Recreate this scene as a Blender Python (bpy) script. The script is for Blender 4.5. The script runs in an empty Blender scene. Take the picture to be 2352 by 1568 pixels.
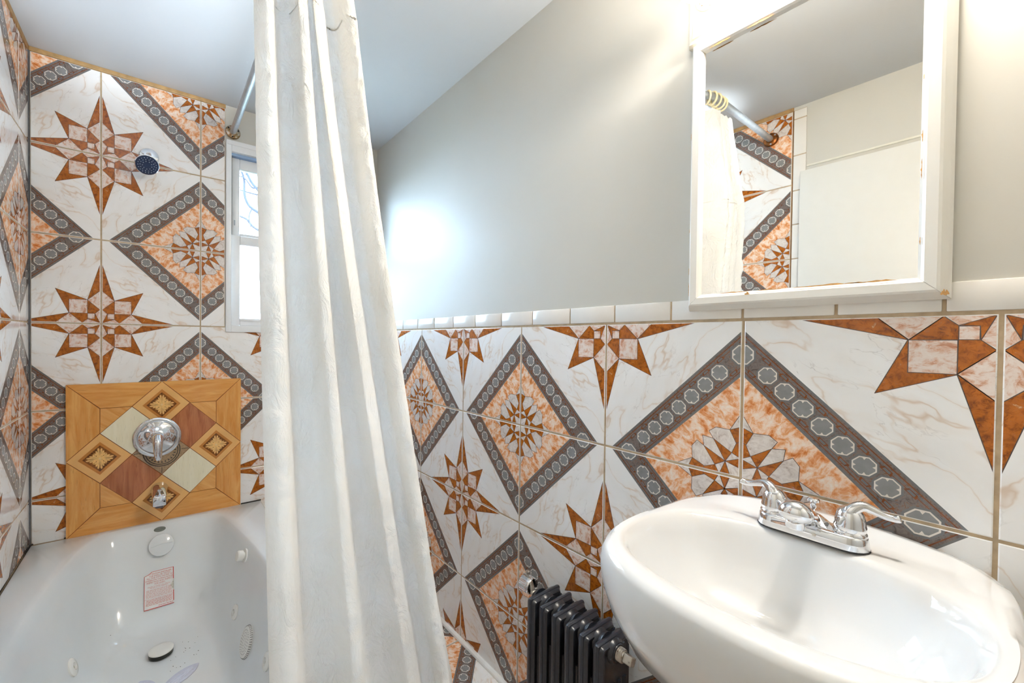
import bpy, bmesh, math, random
from mathutils import Vector, Matrix
random.seed(7)
C = bpy.context.scene.collection
SC = bpy.context.scene
PI = math.pi

# ------------------------------------------------------------------ camera, light, exposure
S, D, L = 0.9724, 2.1873, 0.3851          # right wall x, far wall y, left wall -x
ZC = 2.252                                # ceiling
cam = bpy.data.cameras.new('camera'); cam_o = bpy.data.objects.new('camera', cam); C.objects.link(cam_o)
r_, u_, w_ = Vector((0.80359, -0.59507, 0.010912)), Vector((-0.000921, 0.017091, 0.999854)), Vector((0.595, 0.8036, -0.01318))
w_ = w_.normalized(); r_ = w_.cross(Vector((0, 0, 1))).normalized(); u_ = r_.cross(w_)
ro = 0.010912994789819237
r2 = r_ * math.cos(ro) + u_ * math.sin(ro); u2 = -r_ * math.sin(ro) + u_ * math.cos(ro)
m = Matrix.Identity(4)
for i in range(3):
    m[i][0] = r2[i]; m[i][1] = u2[i]; m[i][2] = -w_[i]; m[i][3] = (0, 0, 1.2)[i]
cam_o.matrix_world = m
cam.sensor_width = 36; cam.lens = 14.675477; cam.shift_x = 0.0424407; cam.shift_y = 0.0044428; cam.clip_start = 0.01
SC.camera = cam_o

world = bpy.data.worlds.new('daylight'); SC.world = world; world.use_nodes = True
bg = world.node_tree.nodes['Background']
bg.inputs[0].default_value = (0.55, 0.77, 1.0, 1); bg.inputs[1].default_value = 10.4
SC.view_settings.view_transform = 'Standard'; SC.view_settings.look = 'None'
SC.view_settings.gamma = 1; SC.view_settings.use_curve_mapping = False
SC.view_settings.exposure = 1.78
BULB = 73.0
# added spot beside the camera, bounced off the ceiling to brighten the tub
FILL_SPOT = 78.0
fl_d = bpy.data.lights.new('added_fill_spot', 'SPOT'); fl_d.energy = FILL_SPOT; fl_d.color = (0.78, 0.90, 1.0); fl_d.spot_size = math.radians(33); fl_d.spot_blend = 0.8; fl_d.shadow_soft_size = 0.04
fl_o = bpy.data.objects.new('added_fill_spot', fl_d); C.objects.link(fl_o); fl_o.location = (-0.10, 0.0, 1.45)
fl_o.rotation_euler = (Vector((-0.10, 1.30, 2.25)) - fl_o.location).to_track_quat('-Z', 'Y').to_euler()
SC.cycles.max_bounces = 8; SC.cycles.diffuse_bounces = 5; SC.cycles.glossy_bounces = 4
SC.cycles.transmission_bounces = 6; SC.cycles.transparent_max_bounces = 8
SC.cycles.caustics_reflective = False; SC.cycles.caustics_refractive = False
SC.cycles.sample_clamp_indirect = 6; SC.cycles.use_denoising = True
SC.cycles.use_adaptive_sampling = True; SC.cycles.adaptive_threshold = 0.05

# ------------------------------------------------------------------ materials
def lin(c):
    f = lambda v: (v / 12.92 if v <= 0.04045 else ((v + 0.055) / 1.055) ** 2.4)
    return tuple(f(v / 255) for v in c) + (1,)

class NT:
    def __init__(s, name):
        s.m = bpy.data.materials.new(name); s.m.use_nodes = True
        s.t = s.m.node_tree; s.b = s.t.nodes['Principled BSDF']; s.out = s.t.nodes['Material Output']
    def n(s, typ, ins=None, **kw):
        o = s.t.nodes.new('ShaderNode' + typ)
        for k, v in kw.items(): setattr(o, k, v)
        for k, v in (ins or {}).items():
            if hasattr(v, 'is_output'): s.t.links.new(v, o.inputs[k])
            else: o.inputs[k].default_value = v
        return o
    def link(s, a, b): s.t.links.new(a, b)
    def coord(s, scale=(1, 1, 1), rot=(0, 0, 0), loc=(0, 0, 0), kind='Object'):
        tc = s.n('TexCoord'); v = tc.outputs[kind]
        if any(rot): v = s.n('Mapping', {'Vector': v, 'Rotation': rot}).outputs[0]
        return s.n('Mapping', {'Vector': v, 'Scale': scale, 'Location': loc}).outputs[0]
    def noise(s, vec, scale, detail=3, rough=0.5, dist=0.0):
        return s.n('TexNoise', {'Vector': vec, 'Scale': scale, 'Detail': detail, 'Roughness': rough, 'Distortion': dist}).outputs['Fac']
    def ramp(s, fac, stops, interp='LINEAR'):
        r = s.n('ValToRGB', {'Fac': fac}); e = r.color_ramp; e.interpolation = interp
        while len(e.elements) > 1: e.elements.remove(e.elements[-1])
        e.elements[0].position, e.elements[0].color = stops[0][0], stops[0][1]
        for p, c in stops[1:]:
            x = e.elements.new(p); x.color = c
        return r.outputs[0]
    def mix(s, fac, a, b):
        o = s.n('Mix', data_type='RGBA')
        for i, v in ((0, fac), (6, a), (7, b)):
            if hasattr(v, 'is_output'): s.t.links.new(v, o.inputs[i])
            else: o.inputs[i].default_value = v
        return o.outputs[2]
    def math(s, op, a, b=0.0):
        o = s.n('Math', operation=op)
        for i, v in ((0, a), (1, b)):
            if hasattr(v, 'is_output'): s.t.links.new(v, o.inputs[i])
            else: o.inputs[i].default_value = v
        return o.outputs[0]
    def bump(s, h, strength=0.2, dist=0.001):
        b = s.n('Bump', {'Height': h, 'Strength': strength, 'Distance': dist}); s.link(b.outputs[0], s.b.inputs['Normal'])
    def fin(s, col, rough=0.4, metal=0.0, **kw):
        if hasattr(col, 'is_output'): s.link(col, s.b.inputs['Base Color'])
        else: s.b.inputs['Base Color'].default_value = col
        s.b.inputs['Roughness'].default_value = rough; s.b.inputs['Metallic'].default_value = metal
        for k, v in kw.items(): s.b.inputs[k.replace('_', ' ')].default_value = v
        return s.m
W1, B0 = (1, 1, 1, 1), (0, 0, 0, 1)

def simple(name, rgb, rough=0.4, metal=0.0, var=0.04, scale=30, bump=0.0, **kw):
    t = NT(name); c = t.coord(); n = t.noise(c, scale, 4)
    a = lin(rgb); lo = tuple(v * (1 - var) for v in a[:3]) + (1,); hi = tuple(min(1, v * (1 + var)) for v in a[:3]) + (1,)
    if bump: t.bump(n, bump, 0.002)
    return t.fin(t.ramp(n, [(0.3, lo), (0.7, hi)]), rough, metal, **kw)

TR = 0.13
def mat_marble():
    t = NT('tile_marble'); c = t.coord(rot=(0, 0, math.radians(29)), scale=(1, 3.0, 1))
    d = t.noise(t.coord(loc=(.7, .2, 0)), 14, 3, 0.55)
    off = t.n('CombineXYZ', {'X': t.math('MULTIPLY', d, 0.03), 'Y': t.math('MULTIPLY', d, 0.13)})
    v = t.n('VectorMath', {0: c, 1: off.outputs[0]}, operation='ADD').outputs[0]
    n1 = t.noise(v, 4.2, 3, 0.5)
    ve = t.math('ABSOLUTE', t.math('SUBTRACT', n1, 0.5))
    n2 = t.noise(v, 8.0, 4, 0.6)
    ve2 = t.math('ABSOLUTE', t.math('SUBTRACT', n2, 0.46))
    msk = t.ramp(t.noise(t.coord(loc=(.3, .1, 0)), 8, 2), [(0.46, B0), (0.62, W1)])
    msk2 = t.ramp(t.noise(t.coord(loc=(.9, .6, 0)), 11, 3), [(0.36, B0), (0.60, W1)])
    base = t.ramp(t.noise(v, 3.0, 3), [(0.35, lin((238, 236, 234))), (0.65, lin((248, 247, 246)))])
    k1 = t.math('MULTIPLY', t.math('MULTIPLY', t.ramp(ve, [(0.0, W1), (0.013, B0)]), msk2), 0.52)
    k2 = t.math('MULTIPLY', t.math('MULTIPLY', t.ramp(ve2, [(0.0, W1), (0.010, B0)]), msk), 0.42)
    k3 = t.math('MULTIPLY', t.math('MULTIPLY', t.ramp(ve, [(0.0, W1), (0.07, B0)]), msk2), 0.26)
    col = t.mix(k3, base, lin((231, 211, 190)))
    col = t.mix(k1, col, lin((200, 162, 124)))
    col = t.mix(k2, col, lin((146, 134, 130)))
    return t.fin(col, TR)
def mat_rust():
    t = NT('tile_rust'); c = t.coord()
    n = t.noise(c, 95, 6, 0.72, 0.8); n2 = t.noise(c, 24, 3, 0.6)
    col = t.ramp(n, [(0.29, lin((78, 38, 14))), (0.41, lin((146, 76, 16))), (0.54, lin((190, 106, 26))), (0.64, lin((176, 102, 40))), (0.72, lin((222, 182, 124)))])
    col = t.mix(t.math('MULTIPLY', t.ramp(n2, [(0.35, W1), (0.55, B0)]), 0.40), col, lin((118, 58, 16)))
    return t.fin(col, TR)
def mat_pale():
    t = NT('tile_pale_speckled'); c = t.coord(scale=(1, 1.5, 1))
    n = t.noise(c, 48, 5, 0.7, 0.6); n2 = t.noise(c, 110, 3, 0.7)
    col = t.ramp(n, [(0.30, lin((176, 104, 66))), (0.42, lin((216, 172, 146))), (0.52, lin((231, 214, 203))), (0.75, lin((240, 231, 224)))])
    col = t.mix(t.math('MULTIPLY', t.ramp(n2, [(0.22, W1), (0.34, B0)]), 0.6), col, lin((110, 82, 72)))
    return t.fin(col, TR)
def mat_petal():
    t = NT('tile_petal'); c = t.coord(scale=(1, 1.6, 1))
    n = t.noise(c, 50, 5, 0.7, 0.8)
    col = t.ramp(n, [(0.3, lin((170, 150, 140))), (0.45, lin((212, 200, 192))), (0.6, lin((228, 219, 212)))])
    return t.fin(col, TR)
def mat_orange():
    t = NT('tile_orange_mottled'); c = t.coord(scale=(1.5, 1, 1), rot=(0, 0, math.radians(35)))
    n = t.noise(c, 38, 6, 0.7, 0.4)
    col = t.ramp(n, [(0.26, lin((170, 78, 28))), (0.37, lin((212, 122, 58))), (0.46, lin((231, 166, 116))), (0.55, lin((242, 210, 184))), (0.68, lin((246, 234, 224)))])
    return t.fin(col, TR)
def mat_band():
    t = NT('tile_band'); c = t.coord()
    n = t.noise(c, 85, 5, 0.75, 1.2)
    col = t.ramp(n, [(0.30, lin((62, 54, 52))), (0.45, lin((112, 100, 94))), (0.55, lin((126, 116, 110))), (0.62, lin((118, 74, 46))), (0.72, lin((140, 96, 66)))])
    return t.fin(col, TR)
TILE_M = [mat_marble(), mat_rust(), mat_pale(), mat_orange(), mat_band(),
          simple('tile_grey', (136, 136, 136), TR, var=0.10, scale=60), simple('tile_white_line', (226, 217, 208), TR), simple('tile_dark_line', (84, 72, 66), TR),
          mat_petal(), simple('tile_grey_edge', (112, 111, 112), TR), simple('tile_rust_line', (122, 66, 32), TR, var=0.25, scale=90)]
MB_, RU, PA, OR, BA, GR, WH, DK, PE, GE, RL = range(11)

GROUT = simple('grout', (184, 163, 134), 0.85, var=0.15, scale=60, bump=0.3)
CAULK = simple('tan_caulk', (176, 140, 92), 0.6, var=0.2, scale=40, bump=0.3)
def mat_paint(name, rgb, rough, b=0.06):
    t = NT(name); c = t.coord(); n = t.noise(c, 60, 5, 0.6); n2 = t.noise(c, 2.5, 3)
    a = lin(rgb); t.bump(n, b, 0.002)
    t.b.inputs['Specular IOR Level'].default_value = 0.14
    return t.fin(t.ramp(n2, [(0.3, tuple(v * 0.97 for v in a[:3]) + (1,)), (0.7, a)]), rough)
PAINT = mat_paint('wall_paint', (204, 201, 193), 0.40)
CEIL = mat_paint('ceiling_paint', (204, 205, 206), 0.6)
TRIMT = simple('white_trim_tile', (232, 228, 222), 0.12, var=0.03, scale=14)
VINYL = simple('white_vinyl', (236, 238, 240), 0.3, var=0.02)
ACRYL = simple('tub_acrylic', (230, 233, 234), 0.13, var=0.015, scale=8)
PORC = simple('porcelain', (222, 223, 224), 0.06, var=0.01, scale=6, Coat_Weight=0.4, Coat_Roughness=0.03)
CHROME = simple('chrome', (226, 228, 232), 0.05, 1.0, var=0.02, scale=50)
STEEL = simple('brushed_rod', (186, 192, 198), 0.42, 0.8, var=0.08, scale=60)
def mat_flange():
    t = NT('tarnished_chrome'); n = t.noise(t.coord(), 60, 4, 0.7)
    col = t.ramp(n, [(0.35, lin((96, 56, 24))), (0.5, lin((190, 160, 120))), (0.62, lin((215, 214, 210)))])
    return t.fin(col, 0.15, 1.0)
TARN = mat_flange()
BLACK = simple('dark_recess', (26, 26, 30), 0.5)
IRON = simple('black_enamel', (38, 43, 53), 0.34, 0.0, var=0.2, scale=90, bump=0.12, Coat_Weight=0.5, Coat_Roughness=0.25)
def mat_rusty():
    t = NT('worn_iron'); n = t.noise(t.coord(), 70, 5, 0.7)
    return t.fin(t.ramp(n, [(0.28, lin((96, 80, 66))), (0.42, lin((196, 190, 180))), (0.62, lin((206, 200, 190))), (0.74, lin((160, 130, 98)))]), 0.35, 0.9)
WORN = mat_rusty()
def mat_fabric():
    t = NT('crinkled_curtain_cotton'); c = t.coord(scale=(1, 1, 1))
    d = t.noise(t.coord(scale=(24, 24, 13)), 1.0, 5, 0.62, 1.3)
    w = t.noise(t.coord(scale=(3, 3, 3)), 1.0, 2)
    hgt = t.math('MULTIPLY', t.math('ABSOLUTE', t.math('SUBTRACT', d, 0.5)), t.ramp(w, [(0.4, (0.25, 0.25, 0.25, 1)), (0.62, W1)]))
    b = t.n('Bump', {'Height': hgt, 'Strength': 1.0, 'Distance': 0.016})
    col = t.ramp(t.noise(c, 9, 3), [(0.3, lin((244, 242, 237))), (0.7, lin((250, 249, 246)))])
    dif = t.n('BsdfDiffuse', {'Color': col, 'Normal': b.outputs[0]}); tr = t.n('BsdfTranslucent', {'Color': col, 'Normal': b.outputs[0]})
    mx = t.n('MixShader', {0: 0.38, 1: dif.outputs[0], 2: tr.outputs[0]})
    t.link(mx.outputs[0], t.out.inputs[0]); return t.m
FABRIC = mat_fabric()
def mat_liner():
    t = NT('clear_vinyl_liner')
    tr = t.n('BsdfTransparent', {'Color': (0.86, 0.88, 0.93, 1)})
    gl = t.n('BsdfGlossy', {'Color': (0.9, 0.92, 1, 1), 'Roughness': 0.15})
    df = t.n('BsdfTranslucent', {'Color': (0.8, 0.83, 0.9, 1)})
    m1 = t.n('MixShader', {0: 0.45, 1: gl.outputs[0], 2: df.outputs[0]})
    lw = t.n('LayerWeight', {'Blend': 0.35})
    f = t.math('ADD', t.math('MULTIPLY', lw.outputs['Facing'], 0.4), 0.16)
    mx = t.n('MixShader', {0: f, 1: tr.outputs[0], 2: m1.outputs[0]})
    t.link(mx.outputs[0], t.out.inputs[0]); return t.m
LINER = mat_liner()
def mat_glass(name, cloud):
    t = NT(name)
    tr = t.n('BsdfTransparent', {'Color': (0.97, 0.98, 0.99, 1)})
    gl = t.n('BsdfGlossy', {'Color': W1, 'Roughness': 0.02}); fr = t.n('Fresnel', {'IOR': 1.45})
    mx = t.n('MixShader', {0: fr.outputs[0], 1: tr.outputs[0], 2: gl.outputs[0]})
    if cloud:
        tl = t.n('BsdfTranslucent', {'Color': (0.96, 0.97, 0.98, 1)})
        mx = t.n('MixShader', {0: cloud, 1: mx.outputs[0], 2: tl.outputs[0]})
    t.link(mx.outputs[0], t.out.inputs[0]); return t.m
GLASS, FROST = mat_glass('window_glass', 0), mat_glass('frosted_glass', 0.8)
MIRROR = NT('mirror_glass').fin((0.86, 0.86, 0.84, 1), 0.012, 1.0)
def mat_chipped():
    t = NT('chipped_white_paint'); c = t.coord()
    n = t.noise(t.coord(scale=(20, 14, 20)), 1.0, 5, 0.7, 0.4)
    k = t.ramp(n, [(0.79, B0), (0.80, W1)])
    col = t.mix(k, lin((231, 228, 221)), lin((196, 140, 70)))
    t.bump(t.noise(c, 90, 3), 0.1, 0.002)
    return t.fin(col, 0.32)
CHIP = mat_chipped()
CHIPWOOD = simple('bare_wood_chip', (206, 158, 98), 0.7, var=0.2, scale=120)
def mat_emit(name, col, st):
    t = NT(name); t.b.inputs['Base Color'].default_value = (0.9, 0.9, 0.9, 1)
    t.b.inputs['Emission Color'].default_value = col; t.b.inputs['Emission Strength'].default_value = st
    return t.m
GLOW = [mat_emit('warm_bulb', (1.0, 0.93, 0.82, 1), BULB * k) for k in (0.09, 0.75, 2.0)]
def mat_socket():
    t = NT('rust_spotted_socket'); n = t.noise(t.coord(), 160, 3, 0.6)
    return t.fin(t.mix(t.ramp(n, [(0.62, B0), (0.68, W1)]), lin((236, 226, 208)), lin((150, 96, 44))), 0.3)
SOCK = mat_socket()
def wood(name, a, b, rot, sc=1.0, rough=0.16):
    t = NT(name); r = (0, rot, 0)
    n = t.noise(t.coord(rot=r, scale=(5 * sc, 5 * sc, 46 * sc)), 1.0, 4, 0.6, 0.8)
    n2 = t.noise(t.coord(rot=r, scale=(26 * sc, 26 * sc, 420 * sc)), 1.0, 2, 0.5)
    col = t.ramp(n, [(0.3, lin(a)), (0.7, lin(b))])
    col = t.mix(t.math('MULTIPLY', t.ramp(n2, [(0.26, W1), (0.37, B0)]), 0.42), col, tuple(v * 0.42 for v in lin(a)[:3]) + (1,))
    return t.fin(col, rough)
OAK_H = wood('print_oak_across', (214, 142, 66), (236, 176, 100), 0)
OAK_V = wood('print_oak_upright', (212, 140, 64), (236, 178, 102), PI / 2)
OAK_D = wood('print_oak_slant', (214, 146, 72), (236, 178, 106), math.radians(-38))
WALNUT = wood('print_walnut', (154, 88, 52), (204, 130, 84), PI / 2)
CREAM = wood('print_maple', (234, 224, 192), (242, 234, 208), PI / 2)
CARVE_F = simple('print_carved_frame', (236, 182, 112), 0.16, var=0.08, scale=14)
CARVE_S = simple('print_carved_shadow', (198, 128, 60), 0.16, var=0.1, scale=20)
CARVE_D = simple('print_carved_ground', (132, 78, 30), 0.16, var=0.3, scale=120)
CARVE_L = simple('print_carved_leaf', (240, 190, 116), 0.16, var=0.15, scale=120)
CARVE_K = simple('print_carved_bead', (82, 48, 22), 0.16)
PLINE = simple('print_seam', (120, 66, 24), 0.2)
MEDG = simple('print_medallion', (168, 140, 106), 0.16, var=0.25, scale=160)
MEDD = simple('print_medallion_ring', (78, 70, 62), 0.16, var=0.25, scale=160)
TILEEDGE = simple('raw_tile_edge', (150, 130, 104), 0.8, var=0.2, scale=100)
NAVY = simple('navy_rubber', (34, 52, 84), 0.35, var=0.1)
PEARL = simple('pearl_nozzle', (150, 160, 178), 0.3)
WPLAST = simple('white_plastic', (236, 235, 230), 0.22, var=0.02)
IVORY = simple('ivory_plastic', (236, 220, 178), 0.3, var=0.05)
PAPER = simple('sticker_paper', (232, 232, 230), 0.45, var=0.03)
REDINK = simple('red_ink', (214, 60, 44), 0.5)
PINKINK = simple('red_small_print', (214, 116, 104), 0.5)
LILAC = simple('lilac_vinyl', (206, 208, 224), 0.25, var=0.05, scale=40)
BARK = simple('wet_bark', (36, 38, 46), 0.9, var=0.2, scale=20)
BADGE = simple('badge_grey', (120, 124, 118), 0.3, 0.6)

# ------------------------------------------------------------------ mesh building
ORG = {}
class MB:
    def __init__(s): s.v, s.f, s.mi, s.sm = [], [], [], []
    def add(s, vs, fs, mi=0, smooth=False):
        b = len(s.v); s.v += [tuple(p) for p in vs]
        for f in fs:
            s.f.append(tuple(i + b for i in f)); s.mi.append(mi); s.sm.append(smooth)
    def box(s, lo, hi, mi=0):
        x0, y0, z0 = lo; x1, y1, z1 = hi
        s.add([(x0, y0, z0), (x1, y0, z0), (x1, y1, z0), (x0, y1, z0), (x0, y0, z1), (x1, y0, z1), (x1, y1, z1), (x0, y1, z1)],
              [(0, 3, 2, 1), (4, 5, 6, 7), (0, 1, 5, 4), (1, 2, 6, 5), (2, 3, 7, 6), (3, 0, 4, 7)], mi)
    def rbox(s, lo, hi, r=0.003, seg=2, mi=0, smooth=True):
        bm = bmesh.new(); bmesh.ops.create_cube(bm, size=1)
        for v in bm.verts: v.co = Vector([lo[i] + (v.co[i] + .5) * (hi[i] - lo[i]) for i in range(3)])
        bmesh.ops.bevel(bm, geom=bm.edges[:], offset=r, segments=seg, profile=.5, affect='EDGES', clamp_overlap=True)
        s.bm(bm, mi, smooth)
    def bm(s, bm, mi=0, smooth=True):
        bm.verts.index_update()
        s.add([v.co[:] for v in bm.verts], [[v.index for v in f.verts] for f in bm.faces], mi, smooth); bm.free()
    def loft(s, rings, mi=0, smooth=True, cap0=False, cap1=False, closed=True):
        n = len(rings[0]); vs = [p for r in rings for p in r]; fs = []
        for i in range(len(rings) - 1):
            for j in range(n if closed else n - 1):
                k = (j + 1) % n
                fs.append((i * n + j, i * n + k, (i + 1) * n + k, (i + 1) * n + j))
        if cap0: fs.append(tuple(reversed(range(n))))
        if cap1: fs.append(tuple(range((len(rings) - 1) * n, len(rings) * n)))
        s.add(vs, fs, mi, smooth)
    def tube(s, path, rad, n=12, mi=0, caps=True, flat=1.0):
        P = [Vector(p) for p in path]; R = rad if isinstance(rad, (list, tuple)) else [rad] * len(P)
        rings = []; up = None
        for i, p in enumerate(P):
            t = (P[min(i + 1, len(P) - 1)] - P[max(i - 1, 0)]).normalized()
            if up is None:
                up = Vector((0, 0, 1)) if abs(t.z) < 0.9 else Vector((1, 0, 0))
            a = t.cross(up).normalized(); b = a.cross(t).normalized(); up = b
            rings.append([p + (a * math.cos(2 * PI * k / n) + b * math.sin(2 * PI * k / n) * flat) * R[i] for k in range(n)])
        s.loft(rings, mi, True, caps, caps)
    def lathe(s, prof, o, ax, n=28, mi=0, cap0=True, cap1=True):
        o = Vector(o); ax = Vector(ax).normalized(); a = ax.orthogonal().normalized(); b = ax.cross(a)
        s.loft([[o + ax * h + (a * math.cos(2 * PI * k / n) + b * math.sin(2 * PI * k / n)) * max(r, 1e-5) for k in range(n)] for r, h in prof], mi, True, cap0, cap1)
    def poly(s, pts, mi=0): s.add(pts, [tuple(range(len(pts)))], mi)
    def prism(s, pts, off, mi=0):
        n = len(pts); o = Vector(off); q = [Vector(p) + o for p in pts]
        s.add(list(pts) + q, [tuple(range(n)), tuple(reversed(range(n, 2 * n)))] + [(i, i + n, (i + 1) % n + n, (i + 1) % n) for i in range(n)], mi)
    def mesh(s, name, mats, org=(0, 0, 0), sharp=35, fix=True):
        me = bpy.data.meshes.new(name)
        me.from_pydata([(p[0] - org[0], p[1] - org[1], p[2] - org[2]) for p in s.v], [], s.f)
        for mm in (mats if isinstance(mats, (list, tuple)) else [mats]): me.materials.append(mm)
        me.polygons.foreach_set('material_index', s.mi); me.polygons.foreach_set('use_smooth', s.sm)
        if fix:
            bm = bmesh.new(); bm.from_mesh(me); bmesh.ops.recalc_face_normals(bm, faces=bm.faces[:]); bm.to_mesh(me); bm.free()
        me.update()
        if any(s.sm): me.set_sharp_from_angle(angle=math.radians(sharp))
        return me
    def build(s, name, mats, parent=None, org=None, sharp=35, fix=True):
        if parent is not None:
            base = ORG[parent.name] if org is None else Vector(org)
        else: base = Vector(org or (0, 0, 0))
        me = s.mesh(name, mats, base, sharp, fix)
        o = bpy.data.objects.new(name, me); C.objects.link(o)
        if parent is not None:
            o.parent = parent; o.location = base - ORG[parent.name]
        else: o.location = base
        ORG[o.name] = base.copy(); return o

def tag(o, label=None, cat=None, group=None, kind=None):
    if label: o['label'] = label
    if cat: o['category'] = cat
    if group: o['group'] = group
    if kind: o['kind'] = kind
    return o
def thing(name, loc, label, cat, group=None):
    o = bpy.data.objects.new(name, None); C.objects.link(o); o.location = loc; o.empty_display_size = 0.05
    ORG[o.name] = Vector(loc); return tag(o, label, cat, group)
def catmull(pts, k=6, closed=False):
    P = [Vector(p) for p in pts]; n = len(P); out = []
    for i in range(n if closed else n - 1):
        a, b, c, d = ((P[(i - 1) % n], P[i], P[(i + 1) % n], P[(i + 2) % n]) if closed else (P[max(i - 1, 0)], P[i], P[i + 1], P[min(i + 2, n - 1)]))
        for j in range(k):
            t = j / k
            out.append(0.5 * ((2 * b) + (c - a) * t + (2 * a - 5 * b + 4 * c - d) * t * t + (3 * b - 3 * c + d - a) * t ** 3))
    if not closed: out.append(P[-1])
    return out

# ------------------------------------------------------------------ the printed tile
T = 0.33; GAP = 0.0080
def swap(p): return [(b, a) for a, b in p]
def pattern():
    out = []                                            # (layer, material, polygon)
    def P(m, pts, layer=1, both=True, line=0.0034):
        for q in ([pts, swap(pts)] if both else [pts]):
            out.append((layer, m, q))
            if line:
                n = len(q)
                for i in range(n):
                    a, b = Vector(q[i]), Vector(q[(i + 1) % n]); d = b - a
                    if d.length < 1e-6: continue
                    t = d.normalized(); nn = Vector((-t.y, t.x)) * line / 2; e = t * line * 0.3
                    out.append((layer + 1, DK, [tuple(a - e + nn), tuple(a - e - nn), tuple(b + e - nn), tuple(b + e + nn)]))
    c0 = 0.0
    # star quarter
    P(PA, [(c0, c0), (.166, c0), (.12, .056), (.12, .12), (.056, .12), (c0, .166)], 1, False, 0)
    P(RU, [(.706, .010), (.391, .010), (.280, .122)], 1)
    P(PA, [(.278, .122), (.166, .010), (.391, .010)], 1)
    P(RU, [(.120, .121), (.120, .056), (.166, .010), (.280, .122)], 1)
    P(PA, [(.058, .058), (.12, .058), (.12, .12), (.058, .12)], 3, False, 0.003)
    P(RU, [(.011, .011), (.122, .055), (.058, .058), (.055, .122)], 3, False, 0.003)
    P(RU, [(.395, .395), (.282, .122), (.122, .122), (.122, .282)], 1, False)
    P(PA, [(.122, .122), (.280, .122), (.280, .280), (.122, .280)], 3, False)
    # diamond band: strips of u+v = const
    def strip(s0, s1): return [(1, s0 - 1), (1, s1 - 1), (s1 - 1, 1), (s0 - 1, 1)]
    out.append((1, OR, [(1, .33), (1, 1), (.33, 1)]))
    out.append((2, BA, strip(1.065, 1.345)))
    for s0, s1, mm in ((1.062, 1.076, GE), (1.090, 1.098, RL), (1.108, 1.113, GE), (1.122, 1.127, RL), (1.330, 1.348, GE), (1.312, 1.319, RL), (1.300, 1.304, GE), (1.288, 1.292, RL)):
        out.append((3, mm, strip(s0, s1)))
    def octa(cu, cv, r): return [(cu + r * math.cos(PI / 8 + k * PI / 4), cv + r * math.sin(PI / 8 + k * PI / 4)) for k in range(8)]
    mid = 1.207
    def medal(cu, cv, r):
        out.append((4, GE, octa(cu, cv, r * 1.18))); out.append((5, WH, octa(cu, cv, r))); out.append((6, GR, octa(cu, cv, r * .88)))
        for k in range(4):
            a = k * PI / 2; d = Vector((math.cos(a), math.sin(a))); n = Vector((-d.y, d.x)); c = Vector((cu, cv))
            out.append((7, WH, [tuple(c + d * r * .86 + n * r * .17), tuple(c + d * r * .60), tuple(c + d * r * .86 - n * r * .17)]))
    for k in range(-3, 4):
        t = k * 0.175; medal((mid + t) / 2, (mid - t) / 2, 0.053)
    medal(1.0, mid - 1 + .012, 0.066); medal(mid - 1 + .012, 1.0, 0.066)
    for k in range(-4, 4):                               # little rust knots between the medallions
        t = (k + .5) * 0.175
        for sgn in (-1, 1):
            c = Vector(((mid + t) / 2, (mid - t) / 2)) + Vector((1, 1)) * sgn * 0.034
            a, b = Vector((1, -1)) * .022, Vector((1, 1)) * .014 * sgn
            out.append((4, RL, [tuple(c - a), tuple(c - a * .7 + b), tuple(c + a * .7 + b), tuple(c + a)]))
            out.append((5, GE, [tuple(c - a * .6 + b * .2), tuple(c - a * .5 + b * .8), tuple(c + a * .5 + b * .8), tuple(c + a * .6 + b * .2)]))
    # rosette quarter, written from the diamond's centre
    def Q(m, pts, both=True): P(m, [(1 - a, 1 - b) for a, b in pts], 2, both, 0.0032)
    N = (.09, .09)
    Q(PE, [(0, 0), (0, .06), N, (.06, 0)], False)
    Q(PE, [(0, .125), N, (.053, .152)])
    Q(RU, [(0, .125), N, (0, .06)])
    Q(RU, [(0, .235), (.027, .217), (.053, .152), (0, .125)])
    Q(RU, [(.053, .152), (.164, .223), N])
    Q(PE, [(.066, .297), (.149, .301), (.192, .268), (.164, .223), (.053, .152), (.027, .217)])
    Q(PE, [(.164, .223), (.232, .232), (.223, .164), N], False)
    Q(RU, [(0, .325), (.066, .297), (.027, .217), (0, .235)])
    Q(PE, [(0, .415), (.066, .297), (0, .325)])
    return out
PATTERN = pattern()
def clip(poly, lo, hi):
    for ax in (0, 1):
        for lim, sg in ((lo[ax], 1), (hi[ax], -1)):
            res = []; n = len(poly)
            for i in range(n):
                a, b = poly[i], poly[(i + 1) % n]
                da, db = (a[ax] - lim) * sg, (b[ax] - lim) * sg
                if da >= 0: res.append(a)
                if (da > 0 > db) or (da < 0 < db):
                    t = da / (da - db); res.append((a[0] + (b[0] - a[0]) * t, a[1] + (b[1] - a[1]) * t))
            poly = res
            if len(poly) < 3: return None
    return poly
TILES = {}
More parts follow.
